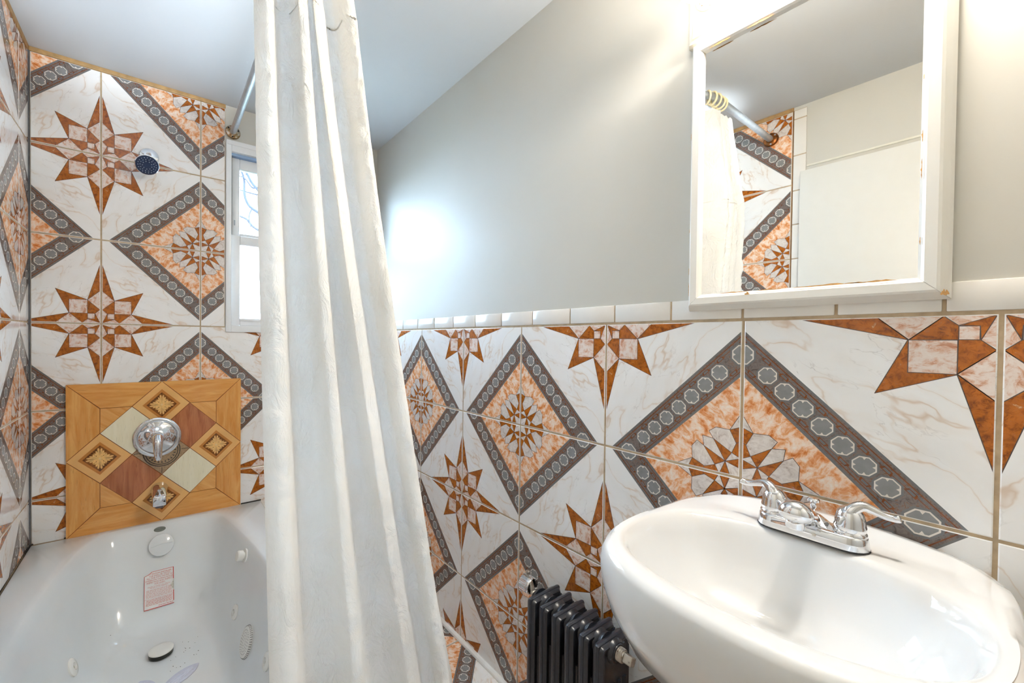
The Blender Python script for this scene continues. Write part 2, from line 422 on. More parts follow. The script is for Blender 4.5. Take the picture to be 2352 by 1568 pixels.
def tile_mesh(u0, u1, v0, v1):
    key = tuple(round(x, 3) for x in (u0, u1, v0, v1))
    if key in TILES: return TILES[key]
    a = [max(u0, GAP) if u0 < GAP else u0 + GAP * .6, min(u1, 1 - GAP) if u1 > 1 - GAP else u1 - GAP * .6]
    b = [max(v0, GAP) if v0 < GAP else v0 + GAP * .6, min(v1, 1 - GAP) if v1 > 1 - GAP else v1 - GAP * .6]
    if a[1] - a[0] < .02 or b[1] - b[0] < .02: TILES[key] = None; return None
    mb = MB(); c = 0.0045
    def ring(i, z): return [((a[0] + i) * T, (b[0] + i) * T, z), ((a[1] - i) * T, (b[0] + i) * T, z), ((a[1] - i) * T, (b[1] - i) * T, z), ((a[0] + i) * T, (b[1] - i) * T, z)]
    mb.loft([ring(0, -.004), ring(0, -.0007), ring(c, 0)], MB_, False, False, True)
    for ly, m_, poly in PATTERN:
        q = clip(list(poly), (a[0] + c, b[0] + c), (a[1] - c, b[1] - c))
        if q:
            ar = sum(q[i][0] * q[(i + 1) % len(q)][1] - q[(i + 1) % len(q)][0] * q[i][1] for i in range(len(q)))
            if abs(ar) < 1e-7: continue
            if ar < 0: q = q[::-1]
            mb.poly([(x * T, y * T, ly * 0.000035) for x, y in q], m_)
    me = mb.mesh('tile', TILE_M, fix=False)
    TILES[key] = me; return me
NTILE = [0]
def put_tile(parent, star, da, db, nrm, ra, rb):
    da, db, nrm = Vector(da), Vector(db), Vector(nrm)
    if da.cross(db).dot(nrm) < 0: da, db, ra, rb = db, da, rb, ra
    me = tile_mesh(ra[0], ra[1], rb[0], rb[1])
    if me is None: return
    o = bpy.data.objects.new('tile', me); C.objects.link(o)
    o.parent = parent
    M = Matrix.Identity(4)
    for i in range(3): M[i][0], M[i][1], M[i][2], M[i][3] = da[i], db[i], nrm[i], star[i] - ORG[parent.name][i]
    o.matrix_local = M; NTILE[0] += 1
def tile_field(parent, P0, e1, e2, nrm, i0, i1, j0, j1, par, lo, hi, skip=None):
    """grid lines at P0 + e1*T*i + e2*T*j; a star where (i+par[0]) and (j+par[1]) are even; lo/hi clip in the same coordinates (tiles)"""
    P0, e1, e2 = Vector(P0), Vector(e1), Vector(e2)
    for i in range(i0, i1):
        for j in range(j0, j1):
            if skip and skip(i, j): continue
            l, h = (lo, hi) if not callable(lo) else lo(i, j)
            a0, a1, b0, b1 = max(i, l[0]), min(i + 1, h[0]), max(j, l[1]), min(j + 1, h[1])
            if a1 - a0 < .03 or b1 - b0 < .03: continue
            si = i if (i + par[0]) % 2 == 0 else i + 1; sj = j if (j + par[1]) % 2 == 0 else j + 1
            d1 = e1 if si == i else -e1; d2 = e2 if sj == j else -e2
            ra = (a0 - si, a1 - si) if si == i else (si - a1, si - a0)
            rb = (b0 - sj, b1 - sj) if sj == j else (sj - b1, sj - b0)
            put_tile(parent, P0 + e1 * T * si + e2 * T * sj, d1, d2, nrm, ra, rb)

# ------------------------------------------------------------------ room shell
YN = -0.62
WX0, WX1, WZ0, WZ1 = 0.2415, 0.905, 1.227, 2.098       # window opening incl. casing
def slab(name, lo, hi, m_, extra=()):
    b = MB(); b.box(lo, hi)
    for l, h in extra: b.box(l, h)
    return tag(b.build(name, m_), kind='structure')
floor = slab('floor', (-L - .1, YN - .1, -.06), (S + .1, D + .1, -.002), GROUT)
ceiling = slab('ceiling', (-L - .1, YN - .1, ZC), (S + .1, D + .1, ZC + .06), CEIL)
wall_right = slab('wall_right', (S + .002, YN - .1, -.002), (S + .1, D + .1, ZC), PAINT)
wall_left = slab('wall_left', (-L - .1, YN - .1, -.002), (-L - .002, D + .1, ZC), PAINT)
wall_near = slab('wall_near', (-L - .002, YN - .1, -.002), (S + .002, YN, ZC), PAINT)
b = MB(); y0, y1 = D + .002, D + .14; wi = .012
b.box((-L - .002, y0, -.002), (WX0 + wi, y1, ZC)); b.box((WX1 - wi, y0, -.002), (S + .002, y1, ZC))
b.box((WX0 + wi, y0, -.002), (WX1 - wi, y1, WZ0 + wi)); b.box((WX0 + wi, y0, WZ1 - wi), (WX1 - wi, y1, ZC))
wall_far = tag(b.build('wall_far', PAINT), kind='structure')
for o in (floor, ceiling, wall_right, wall_left, wall_near, wall_far): ORG[o.name] = Vector((0, 0, 0))
# grout beds
def bed(parent, lo, hi):
    g = MB(); g.box(lo, hi); return g.build('grout_bed', GROUT, parent)
bed(wall_right, (S + .0014, YN, 0), (S + .003, D, 1.297))
bed(wall_left, (-L - .003, .66, .40), (-L - .0014, D, 2.238)); bed(wall_left, (-L - .003, .603, 0), (-L - .0014, .66, 2.238))
bed(wall_far, (-L, D + .0014, .40), (WX0 - .003, D + .003, 2.238)); bed(wall_far, (WX0 - .003, D + .0014, 0), (S, D + .003, WZ0 + .003))
# tiles
tile_field(wall_right, (S, .027, 1.249), (0, 1, 0), (0, 0, -1), (-1, 0, 0), -2, 7, 0, 4, (0, 0), ((YN - .027) / T, 0), ((D - .003 - .027) / T, 1.249 / T))
tile_field(wall_far, (-.515, D, 2.24), (1, 0, 0), (0, 0, -1), (0, -1, 0), 0, 5, 0, 7, (1, 1),
           lambda i, j: ((((.515 - L) + .004) / T, .004 / T), ((.515 + (.2385 if j < 3 else S - .003)) / T, (2.24 - (.425 if i < 2 else .0)) / T)),  None,
           lambda i, j: i > 2 and j < 3)
tile_field(wall_left, (-L, 2.062, 2.24), (0, -1, 0), (0, 0, -1), (1, 0, 0), -1, 3, 0, 6, (1, 1), ((2.062 - D) / T, .004 / T), (2.0, (2.24 - .425) / T))
tile_field(wall_left, (-L, .652, 2.24), (0, 1, 0), (0, 0, -1), (1, 0, 0), 0, 3, 0, 6, (1, 1), (0, .004 / T), ((1.402 - .652) / T, (2.24 - .425) / T))
tile_field(floor, (.77, 1.347, 0), (1, 0, 0), (0, 1, 0), (0, 0, 1), -4, 1, -6, 3, (1, 1), lambda i, j: ((((-L if j < -2 else .392) - .77) / T, (YN - 1.347) / T), ((S - .77) / T, (D - 1.347) / T)), None)
# white edge tiles
yj = [2.1873, 2.007, 1.861, 1.714, 1.567, 1.42, 1.271, 1.119, .966, .812, .662, .51, .359, .21, .082, -.07, -.222, -.374, -.526, YN]
for a, c in zip(yj, yj[1:]):
    t = MB(); t.rbox((S - .0012, c + .0022, 1.2525), (S + .004, a - .0022, 1.2975), .002, 2); t.build('edge_tile', TRIMT, wall_right)
zj = [2.238, 2.198, 2.037, 1.882, 1.732, 1.58, 1.428, 1.276, 1.124, .972, .82, .668, .516, .364, .212, .06, 0]
for a, c in zip(zj, zj[1:]):
    t = MB(); t.rbox((-L - .004, .603, c + .002), (-L + .0012, .6485, a - .002), .002, 2); t.build('edge_tile', TRIMT, wall_left)
t = MB(); t.box((-L - .002, .6488, .0), (-L + .001, .6520, 2.238)); t.build('grout_seam', simple('brown_seam', (128, 88, 44), .7, var=.3, scale=60), wall_left)
# caulk between tile and ceiling, black corner joints, white quarter round along the floor
def strip_trim(name, path, r, m_, sx=1.0):
    t = MB(); t.tube(path, r, 8); return tag(t.build(name, m_), kind='structure')
b = MB(); b.rbox((-L - .001, D - .0035, 2.2355), (WX0 - .002, D + .003, ZC + .001), .002); b.rbox((-L - .003, .65, 2.2355), (-L + .0035, D, ZC + .001), .002)
tag(b.build('trim_1', CAULK), kind='structure')
b = MB(); b.box((-L - .002, D - .0045, .427), (-L + .0045, D + .002, 2.236)); tag(b.build('trim_2', simple('grey_corner_joint', (92, 94, 98), .6, var=.3, scale=30)), kind='structure')
b = MB(); b.tube([(S - .004, YN, .004), (S - .004, D, .004)], .011, 10); tag(b.build('baseboard_right', simple('white_caulk', (236, 234, 230), .35)), kind='structure')
b = MB(); b.tube(catmull([(-L + .004, .7, .4285), (-L + .004, 1.5, .4285), (-L + .005, D - .008, .4285), (-.28, D - .006, .4285)], 5), .0028, 6)
b.tube([(.305, D - .006, .4285), (.39, D - .006, .4285)], .0028, 6)
tag(b.build('trim_3', simple('mouldy_joint', (40, 36, 34), .7, var=.4, scale=80)), kind='structure')

# ------------------------------------------------------------------ window
win = bpy.data.objects.new('window_1', None); C.objects.link(win); ORG['window_1'] = Vector((.573, D, 1.227)); win.location = ORG['window_1']; tag(win, kind='structure')
def wpart(name, boxes, m_, r=.002, parent=win):
    t = MB()
    for lo, hi in boxes: t.rbox(lo, hi, r, 2)
    return t.build(name, m_, parent)
cw = .0215; yf = D - .010
wpart('casing', [((WX0, yf, WZ0), (WX0 + cw, D + .06, WZ1)), ((WX1 - cw, yf, WZ0), (WX1, D + .06, WZ1)),
                 ((WX0 + cw, yf, WZ1 - .05), (WX1 - cw, D + .06, WZ1)), ((WX0 + cw, yf, WZ0), (WX1 - cw, D + .06, WZ0 + .03))], VINYL)
wpart('casing_lip', [((WX0 + .004, yf - .003, WZ1 - .022), (WX1 - .004, yf + .002, WZ1 - .006))], VINYL, .0015)
wpart('weather_strip', [((WX0 + cw, D + .012, WZ0 + .45), (WX0 + cw + .004, D + .05, WZ1 - .05))], BLACK, .0005)
wpart('head_shadow_rail', [((WX0 + cw, D + .010, 2.036), (WX1 - cw, D + .05, 2.049))], simple('shaded_vinyl_rail', (150, 178, 214), .4), .001)  # bluish shade under the head casing, put into this rail's colour
x0, x1 = WX0 + cw + .004, WX1 - cw
us = wpart('upper_sash', [((x0, D + .030, 1.665), (x0 + .034, D + .058, 2.036)), ((x1 - .034, D + .030, 1.665), (x1, D + .058, 2.036)),
                     ((x0 + .034, D + .030, 1.988), (x1 - .034, D + .058, 2.036)), ((x0 + .034, D + .030, 1.665), (x1 - .034, D + .058, 1.69))], VINYL, .004)
p_ = MB(); p_.box((x0 + .030, D + .043, 1.68), (x1 - .030, D + .046, 1.995)); p_.build('pane', GLASS, us)
p_ = MB(); p_.rbox((x0 + .010, D + .0285, 1.724), (x0 + .016, D + .032, 1.748), .001); p_.build('latch', simple('latch_grey', (180, 186, 194), .4), us)
x0 = WX0 + cw + .001
ls = wpart('lower_sash', [((x0, D + .004, 1.257), (x0 + .036, D + .028, 1.673)), ((x1 - .036, D + .004, 1.257), (x1, D + .028, 1.673)),
                     ((x0 + .036, D + .004, 1.630), (x1 - .036, D + .028, 1.673)), ((x0 + .036, D + .004, 1.257), (x1 - .036, D + .028, 1.283))], VINYL, .004)
p_ = MB(); p_.box((x0 + .033, D + .016, 1.275), (x1 - .033, D + .019, 1.638)); p_.build('pane', FROST, ls)
p_ = MB(); p_.rbox((x0 + .034, D - .002, 1.279), (x1 - .034, D + .008, 1.291), .002); p_.build('lift_rail', VINYL, ls)

# ground outside, out of view; added dark to cut light on the ceiling
gm = simple('added_lawn', (98, 98, 80), .95, var=.3, scale=6)
g_ = MB(); g_.box((-14, D + .16, -.75), (16, D + 26, -.70)); tag(g_.build('trim_5', gm), kind='structure').name = 'ground'

# tree outside
TB = [[(1.95, 5.6, 2.2), (1.5, 5.6, 2.55), (.96, 5.6, 2.72), (.82, 5.6, 2.86), (.79, 5.6, 3.14), (.6, 5.58, 3.4)], [(1.98, 5.6, 2.7), (1.4, 5.58, 2.85), (.95, 5.57, 2.99), (.79, 5.56, 3.20), (.5, 5.55, 3.45)], [(1.93, 5.6, 2.1), (1.4, 5.64, 2.38), (.95, 5.62, 2.52), (.82, 5.62, 2.63), (.6, 5.6, 2.66)], [(.90, 5.6, 2.77), (.86, 5.6, 2.66), (.88, 5.6, 2.52)], [(.93, 5.57, 3.0), (.88, 5.57, 3.0), (.80, 5.57, 3.09), (.70, 5.57, 3.1)]]
tr = thing('bare_tree', (2.1, 5.6, -.70), 'bare winter tree with thin branches seen outside through the window', 'tree')
rnd = random.Random(3)
tk = MB(); tk.tube(catmull([(2.1, 5.6, -.70), (2.05, 5.6, 1.2), (1.95, 5.55, 2.2), (2.0, 5.6, 3.6)], 5), [.11 - .004 * i for i in range(16)], 8); tk.build('trunk', BARK, tr)
for pts in TB:
    bb = MB(); n_ = (len(pts) - 1) * 5 + 1; bb.tube(catmull(pts, 5), [(.024 if len(pts) > 4 and pts[0][0] > 1.5 else .012) * (1 - .6 * i / n_) for i in range(n_)], 6); bb.build('branch', BARK, tr)
for k in range(4):
    z0 = 1.2 + rnd.random() * 1.9; side = -1 if k % 4 else 1
    p = Vector((2.0, 5.58, z0)); pts = [p]; d = Vector((side * (.6 + .4 * rnd.random()), rnd.uniform(-.3, .3), rnd.uniform(-.15, .65)))
    for i in range(6):
        d = (d + Vector((rnd.uniform(-.2, .2), rnd.uniform(-.2, .2), rnd.uniform(-.22, .2)))).normalized(); p = p + d * .26; pts.append(p)
    bb = MB(); bb.tube(catmull(pts, 3), [.022 * (1 - i / 19.5) + .003 for i in range(19)], 6)
    for i in (2, 3, 4):
        q = pts[i]; e = Vector((side * .4, rnd.uniform(-.3, .3), rnd.choice((-1, 1)) * rnd.uniform(.3, .9))).normalized()
        bb.tube([q, q + e * .25, q + e * .5 + Vector((side * .1, 0, 0))], [.009, .006, .003], 5)
    bb.build('branch', BARK, tr)

# ------------------------------------------------------------------ bathtub
def ray2(poly, c, d):
    best = None
    n = len(poly)
    for i in range(n):
        a, b_ = poly[i], poly[(i + 1) % n]; ex, ey = b_[0] - a[0], b_[1] - a[1]
        den = d[0] * ey - d[1] * ex
        if abs(den) < 1e-12: continue
        t = ((a[0] - c[0]) * ey - (a[1] - c[1]) * ex) / den; s = ((a[0] - c[0]) * d[1] - (a[1] - c[1]) * d[0]) / den
        if t > 1e-6 and -1e-6 <= s <= 1 + 1e-6 and (best is None or t < best): best = t
    return (c[0] + d[0] * best, c[1] + d[1] * best)
TC = (0.003, 1.42); NS = 144
DIR = [(.32 * math.cos(2 * PI * k / NS), .72 * math.sin(2 * PI * k / NS)) for k in range(NS)]
def sample(poly): return [ray2(poly, TC, d) for d in DIR]
lip = [(-.304, 1.445), (-.296, 1.62), (-.279, 1.777), (-.254, 1.94), (-.222, 2.07), (-.180, 2.135), (-.120, 2.152), (0, 2.156), (.10, 2.155), (.165, 2.142), (.214, 2.095), (.240, 1.985), (.273, 1.80), (.295, 1.63), (.306, 1.445), (.308, 1.15), (.285, .93), (.22, .815), (.10, .775), (0, .77), (-.10, .775), (-.22, .815), (-.285, .93), (-.308, 1.15)]
bot = [(-.165, 1.445), (-.158, 1.72), (-.142, 1.88), (-.10, 1.925), (0, 1.93), (.09, 1.92), (.135, 1.87), (.158, 1.72), (.165, 1.445), (.16, 1.25), (.13, 1.10), (.06, 1.05), (0, 1.045), (-.06, 1.05), (-.13, 1.10), (-.16, 1.25)]
lip = [tuple(p[:2]) for p in catmull([(x, y, 0) for x, y in lip], 5, True)]; bot = [tuple(p[:2]) for p in catmull([(x, y, 0) for x, y in bot], 5, True)]
LI, BO = sample(lip), sample(bot)
rect = [(-L + .001, .66), (.391, .66), (.391, D - .001), (-L + .001, D - .001)]
RE = sample(rect)
for cx, cy in rect:
    k = min(range(NS), key=lambda i: (RE[i][0] - cx) ** 2 + (RE[i][1] - cy) ** 2); RE[k] = (cx, cy)
def lerp2(A, B, f): return [(a[0] + (b_[0] - a[0]) * f, a[1] + (b_[1] - a[1]) * f) for a, b_ in zip(A, B)]
def zz(R, z): return [(x, y, z) for x, y in R]
tub = thing('bathtub', (0.003, 1.42, 0), 'white whirlpool bathtub set against the patterned tile walls', 'bathtub')
b = MB()
b.loft([zz(RE, 0.0), zz(RE, .405), zz(lerp2(RE, TC and [TC] * NS, .006), .424), zz(lerp2(RE, [TC] * NS, .016), .428), zz(lerp2(LI, RE, .16), .4275),
        zz(lerp2(LI, BO, -.03), .4265), zz(LI, .424), zz(lerp2(LI, BO, .05), .414), zz(lerp2(LI, BO, .105), .396), zz(lerp2(LI, BO, .20), .345), zz(lerp2(LI, BO, .34), .26), zz(lerp2(LI, BO, .50), .185), zz(lerp2(LI, BO, .64), .135),
        zz(lerp2(LI, BO, .78), .102), zz(lerp2(LI, BO, .90), .086), zz(BO, .0795), zz(lerp2(BO, [TC] * NS, .15), .0765), zz(lerp2(BO, [TC] * NS, .5), .0755), zz(lerp2(BO, [TC] * NS, .98), .075)], 0, True, False, True)
b.build('tub_shell', ACRYL, tub, sharp=50)
TUBMESH = tub
def disc(name, c, nrm, prof, m_, parent, n=28):
    t = MB(); t.lathe(prof, c, nrm, n); return t.build(name, m_, parent)
N_END = Vector((0, -.92, .388))
disc('overflow_cover', (.0075, 2.1122, .3485), N_END, [(.030, -.004), (.030, .010), (.041, .0105), (.0425, .014), (.041, .0185), (.036, .021), (0, .022)], ACRYL, tub, 40)
g_ = MB(); c = Vector((.0075, 2.1122, .3485)) + N_END.normalized() * .0222
g_.tube([c + Vector((-.036, 0, -.004)), c + Vector((0, .0016, .003)), c + Vector((.037, 0, .002))], .0016, 6); g_.build('overflow_ridge', ACRYL, tub)
dr = disc('drain_stopper', (.0056, 1.8171, .0755), (0, 0, 1), [(.030, 0), (.031, .005), (.0365, .0055), (.0372, .019)], simple('dark_chrome', (70, 72, 70), .12, 1.0), tub, 36)
disc('stopper_cap', (.0056, 1.8171, .0755), (0, 0, 1), [(.0375, .0185), (.0370, .0212), (.033, .0238), (.018, .0258), (0, .0262)], WPLAST, dr, 36)
b = MB(); b.lathe([(.024, -.003), (.024, .004), (.019, .005)], (.2609, 1.757, .3792), (-.961, -.135, .24), 24); b.lathe([(.0125, .004), (.0125, .011)], (.2609, 1.757, .3792), (-.961, -.135, .24), 20)
b.lathe([(.019, .011), (.019, .026), (.016, .030), (0, .031)], (.2609, 1.757, .3792), (-.961, -.135, .24), 24); b.build('air_knob', WPLAST, tub)
for c, nn, r in (((.2235, 1.7097, .2029), (-.958, -.11, .266), .025), ((.2564, 1.3265, .2484), (-.956, -.007, .293), .025), ((-.2156, 1.7395, .1816), (.939, -.086, .332), .027)):
    j = disc('jet', c, nn, [(r, -.004), (r, .004), (r * .9, .0065), (r * .42, .0085), (r * .36, .006), (r * .30, .001), (0, .001)], WPLAST, tub)
    n_ = Vector(nn).normalized(); disc('nozzle', Vector(c) + n_ * .0018 + Vector((0, -.003, 0)), nn, [(r * .24, -.001), (r * .22, .003), (0, .0035)], simple('brass_nozzle', (150, 140, 112), .4), j, 14)
gc, gn = Vector((.2358, 1.5292, .1956)), Vector((-.953, -.047, .30)).normalized()
gr = disc('suction_grate', gc, gn, [(.047, -.004), (.047, .006), (.043, .0105), (.012, .012), (0, .012)], WPLAST, tub, 40)
a_ = gn.orthogonal().normalized(); b_ = gn.cross(a_)
hb = MB()
for k in range(44):
    q = gc + (a_ * math.cos(2 * PI * k / 44) + b_ * math.sin(2 * PI * k / 44)) * .0455 + gn * .0083
    e = (a_ * math.cos(2 * PI * k / 44) + b_ * math.sin(2 * PI * k / 44))
    hb.tube([q - e * .0015 - gn * -.001, q + e * .0020 - gn * .005], .0011, 5)
for rr, cnt in ((.034, 26), (.026, 20), (.018, 14), (.010, 8)):
    for k in range(cnt):
        q = gc + (a_ * math.cos(2 * PI * k / cnt) + b_ * math.sin(2 * PI * k / cnt)) * rr + gn * (.0108 + (.034 - rr) * .03)
        hb.lathe([(.0011, 0), (.0011, .0006)], q, gn, 6)
tag(hb.build('grate_holes', simple('grate_shadow', (96, 98, 100), .6), gr), kind='stuff')
bd = disc('badge', (.0017, 2.1383, .4046), (0, -.823, .568), [(.010, -.001), (.010, .0012), (.0088, .0022), (0, .0022)], BADGE, tub, 28)
bd.data.transform(Matrix.Translation(Vector((.0017, 2.1383, .4046)) - ORG[tub.name]) @ Matrix.Diagonal((2.0, 1, 1, 1)) @ Matrix.Translation(ORG[tub.name] - Vector((.0017, 2.1383, .4046))))

# flat lettering -> mesh polygons in a plane
def text_mb(mb, txt, size, o, ex, ey, mi=0, align='CENTER', shear=0.0, lift=0.0, sx=1.0):
    cu = bpy.data.curves.new('lettering', 'FONT'); cu.body = txt; cu.size = size; cu.align_x = align; cu.resolution_u = 2; cu.shear = shear
    ob = bpy.data.objects.new('lettering', cu); C.objects.link(ob)
    dg = bpy.context.evaluated_depsgraph_get(); me = bpy.data.meshes.new_from_object(ob.evaluated_get(dg))
    o, ex, ey = Vector(o), Vector(ex).normalized(), Vector(ey).normalized(); n = ex.cross(ey)
    mb.add([o + ex * v.co.x * sx + ey * v.co.y + n * lift for v in me.vertices], [tuple(p.vertices) for p in me.polygons], mi)
    bpy.data.objects.remove(ob); bpy.data.curves.remove(cu); bpy.data.meshes.remove(me)
t = MB(); n_ = Vector((0, -.823, .568)).normalized(); ey = Vector((0, .568, .823))
text_mb(t, 'American Standard', .0042, Vector((.0017, 2.1383, .4046)) + n_ * .0026 - ey * .0014, (1, 0, 0), ey, shear=.2)
t.build('badge_lettering', simple('badge_ink', (40, 42, 40), .4), bd, fix=False)

# warning sticker on the sloping end of the tub
stk_o = Vector((0, 2.0470, .2030)); n_ = Vector((0, -.885, .466)).normalized(); ex = Vector((1, 0, 0)); ey = n_.cross(ex).normalized()
stk = thing('warning_label', tuple(stk_o), 'white warning sticker with red border and print on the tub end wall', 'sticker')
def sp(x, y, h=.0): return stk_o + ex * x + ey * y + n_ * (.0026 + h)
sw, sh = .0475, .0665
t = MB(); t.prism([sp(-sw, -sh), sp(sw, -sh), sp(sw, sh), sp(-sw * .5, sh), sp(-sw * .7, sh - .007), sp(-sw, sh - .012)], tuple(n_ * .0005)); t.build('backing', PAPER, stk)
t = MB()
def q4(x0, y0, x1, y1, h=.0007, mi=0): t.poly([sp(x0, y0, h), sp(x1, y0, h), sp(x1, y1, h), sp(x0, y1, h)], mi)
q4(-sw, -sh, sw, -sh + .0022); q4(-sw, -sh, -sw + .0014, sh - .012); q4(sw - .0024, -sh + .010, sw, -.018); q4(sw - .0024, .022, sw, sh); q4(-sw * .5, sh - .0014, sw, sh); q4(-sw + .001, -.030, sw - .002, -.0295); q4(-sw * .3, sh - .010, sw - .002, sh - .0096)
t.poly([sp(-sw, sh - .012, .0007), sp(-sw * .7, sh - .007, .0007), sp(-sw * .7, sh - .0085, .0007), sp(-sw, sh - .0135, .0007)]); t.poly([sp(-sw * .7, sh - .007, .0007), sp(-sw * .5, sh, .0007), sp(-sw * .48, sh - .0016, .0007), sp(-sw * .69, sh - .0085, .0007)])
t.build('red_border', REDINK, stk, fix=False)
t = MB()
for k, s_ in enumerate(('ATTENTION INSTALLER', 'TUB SHALL BE TESTED', 'FILL TUB WITH WATER TO', 'OVERFLOW DURING ROUGH', 'INSPECTION AND INSPECT', 'FOR LEAKS')):
    text_mb(t, s_, .0080, sp(.002, .0555 - k * .0076, .0008), ex, ey, sx=.86)
for k, s_ in enumerate(('FAILURE TO COMPLY WILL VOID ALL', 'OR PART OF THE WARRANTY')):
    text_mb(t, s_, .0046, sp(0, .0105 - k * .0048, .0008), ex, ey, sx=.95)
t.build('large_print', PINKINK, stk, fix=False)
t = MB(); rnd = random.Random(5)
for y in [0.000 - k * .0042 for k in range(7)] + [-.034 - k * .0031 for k in range(7)]:      # lines too small to read: word-length dashes
    x = -sw + .005 + rnd.random() * .003
    while x < sw - .008:
        w = rnd.uniform(.003, .011); q4(x, y, min(x + w, sw - .006), y + .0012, .0008); x += w + .0016
tag(t.build('small_print', PINKINK, stk, fix=False), kind='stuff')
t = MB(); text_mb(t, 'American Standard', .0075, sp(sw - .004, -sh + .0052, .0008), ex, ey, align='RIGHT', shear=.35, sx=.8); t.build('maker_script', REDINK, stk, fix=False)
t = MB(); t.prism([sp(sw, .022, .0005), sp(sw - .005, .012, .001), sp(sw - .011, .002, .003), sp(sw - .006, -.010, .001), sp(sw, -.018, .0005)], tuple(n_ * .0006)); t.build('torn_edge', simple('torn_paper', (196, 192, 180), .7, var=.3, scale=200), stk)

# flower-petal bath appliques
def applique(nm, pts, lab):
    o = thing(nm, (pts[0][0], pts[0][1], .0765), lab, 'bath sticker', 'petal stickers on the tub floor')
    a, c = Vector((pts[0][0], pts[0][1], .0782)), Vector((pts[1][0], pts[1][1], .0782)); d = c - a; n = Vector((-d.y, d.x, 0)).normalized() * pts[2]
    prof = [(0, .12), (.15, .5), (.35, .85), (.55, 1), (.75, .86), (.9, .5), (1, .05)]
    left = [a + d * f + n * w for f, w in prof]; right = [a + d * f - n * w for f, w in reversed(prof)]
    t = MB(); t.prism(catmull(left, 3) + catmull(right, 3), (0, 0, -.0014)); p_ = t.build('petal', LILAC, o)
    t = MB()
    for s_ in (-.45, 0, .45): t.tube([a + d * .2 + n * s_ * .6, a + d * .55 + n * s_, a + d * .85 + n * s_ * .5], .0016, 6)
    t.build('ribs', simple('lilac_rib', (222, 224, 236), .25), o)
applique('bath_applique', ((-.005, 1.62), (.110, 1.694), .026), 'lilac petal bath sticker on the tub floor, pointing right of the drain')
applique('bath_applique', ((-.020, 1.61), (-.050, 1.712), .028), 'lilac petal bath sticker on the tub floor, at the bottom frame edge')
sm = MB(); rnd = random.Random(11)
for x, y in [(-.1417, 1.9728)] + [(rnd.uniform(.03, .12), rnd.uniform(1.66, 1.88)) for _ in range(26)]:
    z = .116 if y > 1.95 else .0775
    sm.lathe([(rnd.uniform(.0008, .0018), 0), (.0005, .001)], (x, y, z), (0, 0, 1), 6)
tag(sm.build('debris', simple('dark_specks', (60, 56, 52), .8)), 'dark specks of grit scattered on the white tub floor', 'grit', kind='stuff')

# ------------------------------------------------------------------ wood-look tile panel behind the tub valve
PC = Vector((.0085, D - .002, .7205)); HB = .2935
pan = thing('parquet_panel', (PC.x, D - .006, .430), 'square glossy tile panel with parquet wood print behind the chrome tub valve', 'wall tile')
yb = D - .011
t = MB(); t.box((PC.x - HB, yb, PC.z - HB), (PC.x + HB, D - .0005, PC.z + HB)); t.build('tile_body', TILEEDGE, pan)
U = .0982
def PP(x, z, h=0.0): return (PC.x + x * U, yb - h, PC.z + z * U)
def piece(name, pts, m_, h=.0011, gap=.011):
    c = Vector((sum(p[0] for p in pts) / len(pts), sum(p[1] for p in pts) / len(pts)))
    q = []
    for x, z in pts:
        v = Vector((x, z)); d = (c - v); q.append(v + d.normalized() * gap * 1.5 if d.length > 0 else v)
    t = MB(); t.prism([PP(x, z, h) for x, z in q], (0, h + .0002, 0)); return t.build(name, m_, pan)
t = MB(); t.poly([PP(-2.97, -2.97, .0004), PP(2.97, -2.97, .0004), PP(2.97, 2.97, .0004), PP(-2.97, 2.97, .0004)]); t.build('seam_ground', PLINE, pan)
for sx_, sz_ in ((1, 1), (-1, 1), (1, -1), (-1, -1)):     # half borders split at the carved diamonds' tips
    piece('border_plank', [(0, 3 * sz_), (3 * sx_, 3 * sz_), (2 * sx_, 2 * sz_), (sx_, 2 * sz_)], OAK_H)
    piece('border_plank', [(3 * sx_, 0), (3 * sx_, 3 * sz_), (2 * sx_, 2 * sz_), (2 * sx_, sz_)], OAK_V)
    piece('corner_triangle', [(2 * sx_, 2 * sz_), (sx_, 2 * sz_), (2 * sx_, sz_)], OAK_D)
def dia(cx, cz, r=1.0): return [(cx + r, cz), (cx, cz + r), (cx - r, cz), (cx, cz - r)]
piece('maple_diamond', dia(-1, 1), CREAM); piece('maple_diamond', dia(1, -1), CREAM)
piece('walnut_diamond', dia(1, 1), WALNUT); piece('walnut_diamond', dia(-1, -1), WALNUT)
md = piece('medallion_diamond', dia(0, 0), MEDG)
t = MB()
for r0, r1 in ((.66, .62), (.58, .545)):
    for k in range(40):
        a, c = 2 * PI * k / 40, 2 * PI * (k + 1) / 40
        t.poly([PP(r0 * math.cos(a), r0 * math.sin(a), .0015), PP(r0 * math.cos(c), r0 * math.sin(c), .0015), PP(r1 * math.cos(c), r1 * math.sin(c), .0015), PP(r1 * math.cos(a), r1 * math.sin(a), .0015)])
for k in range(24):
    a = 2 * PI * k / 24; t.poly([PP(.5 * math.cos(a + d), .5 * math.sin(a + d), .0015) if r else PP(.40 * math.cos(a), .40 * math.sin(a), .0015) for d, r in ((-.07, 1), (.07, 1), (0, 0))])
for k in range(4):
    for e in range(5):
        cx, cz = (.72 + .05 * e) * math.cos(k * PI / 2) + .0, (.72 + .05 * e) * math.sin(k * PI / 2)
        t.poly([PP(cx + .022 * math.cos(i * PI / 3), cz + .022 * math.sin(i * PI / 3), .0015) for i in range(6)])
t.build('medallion_print', MEDD, md, fix=False)
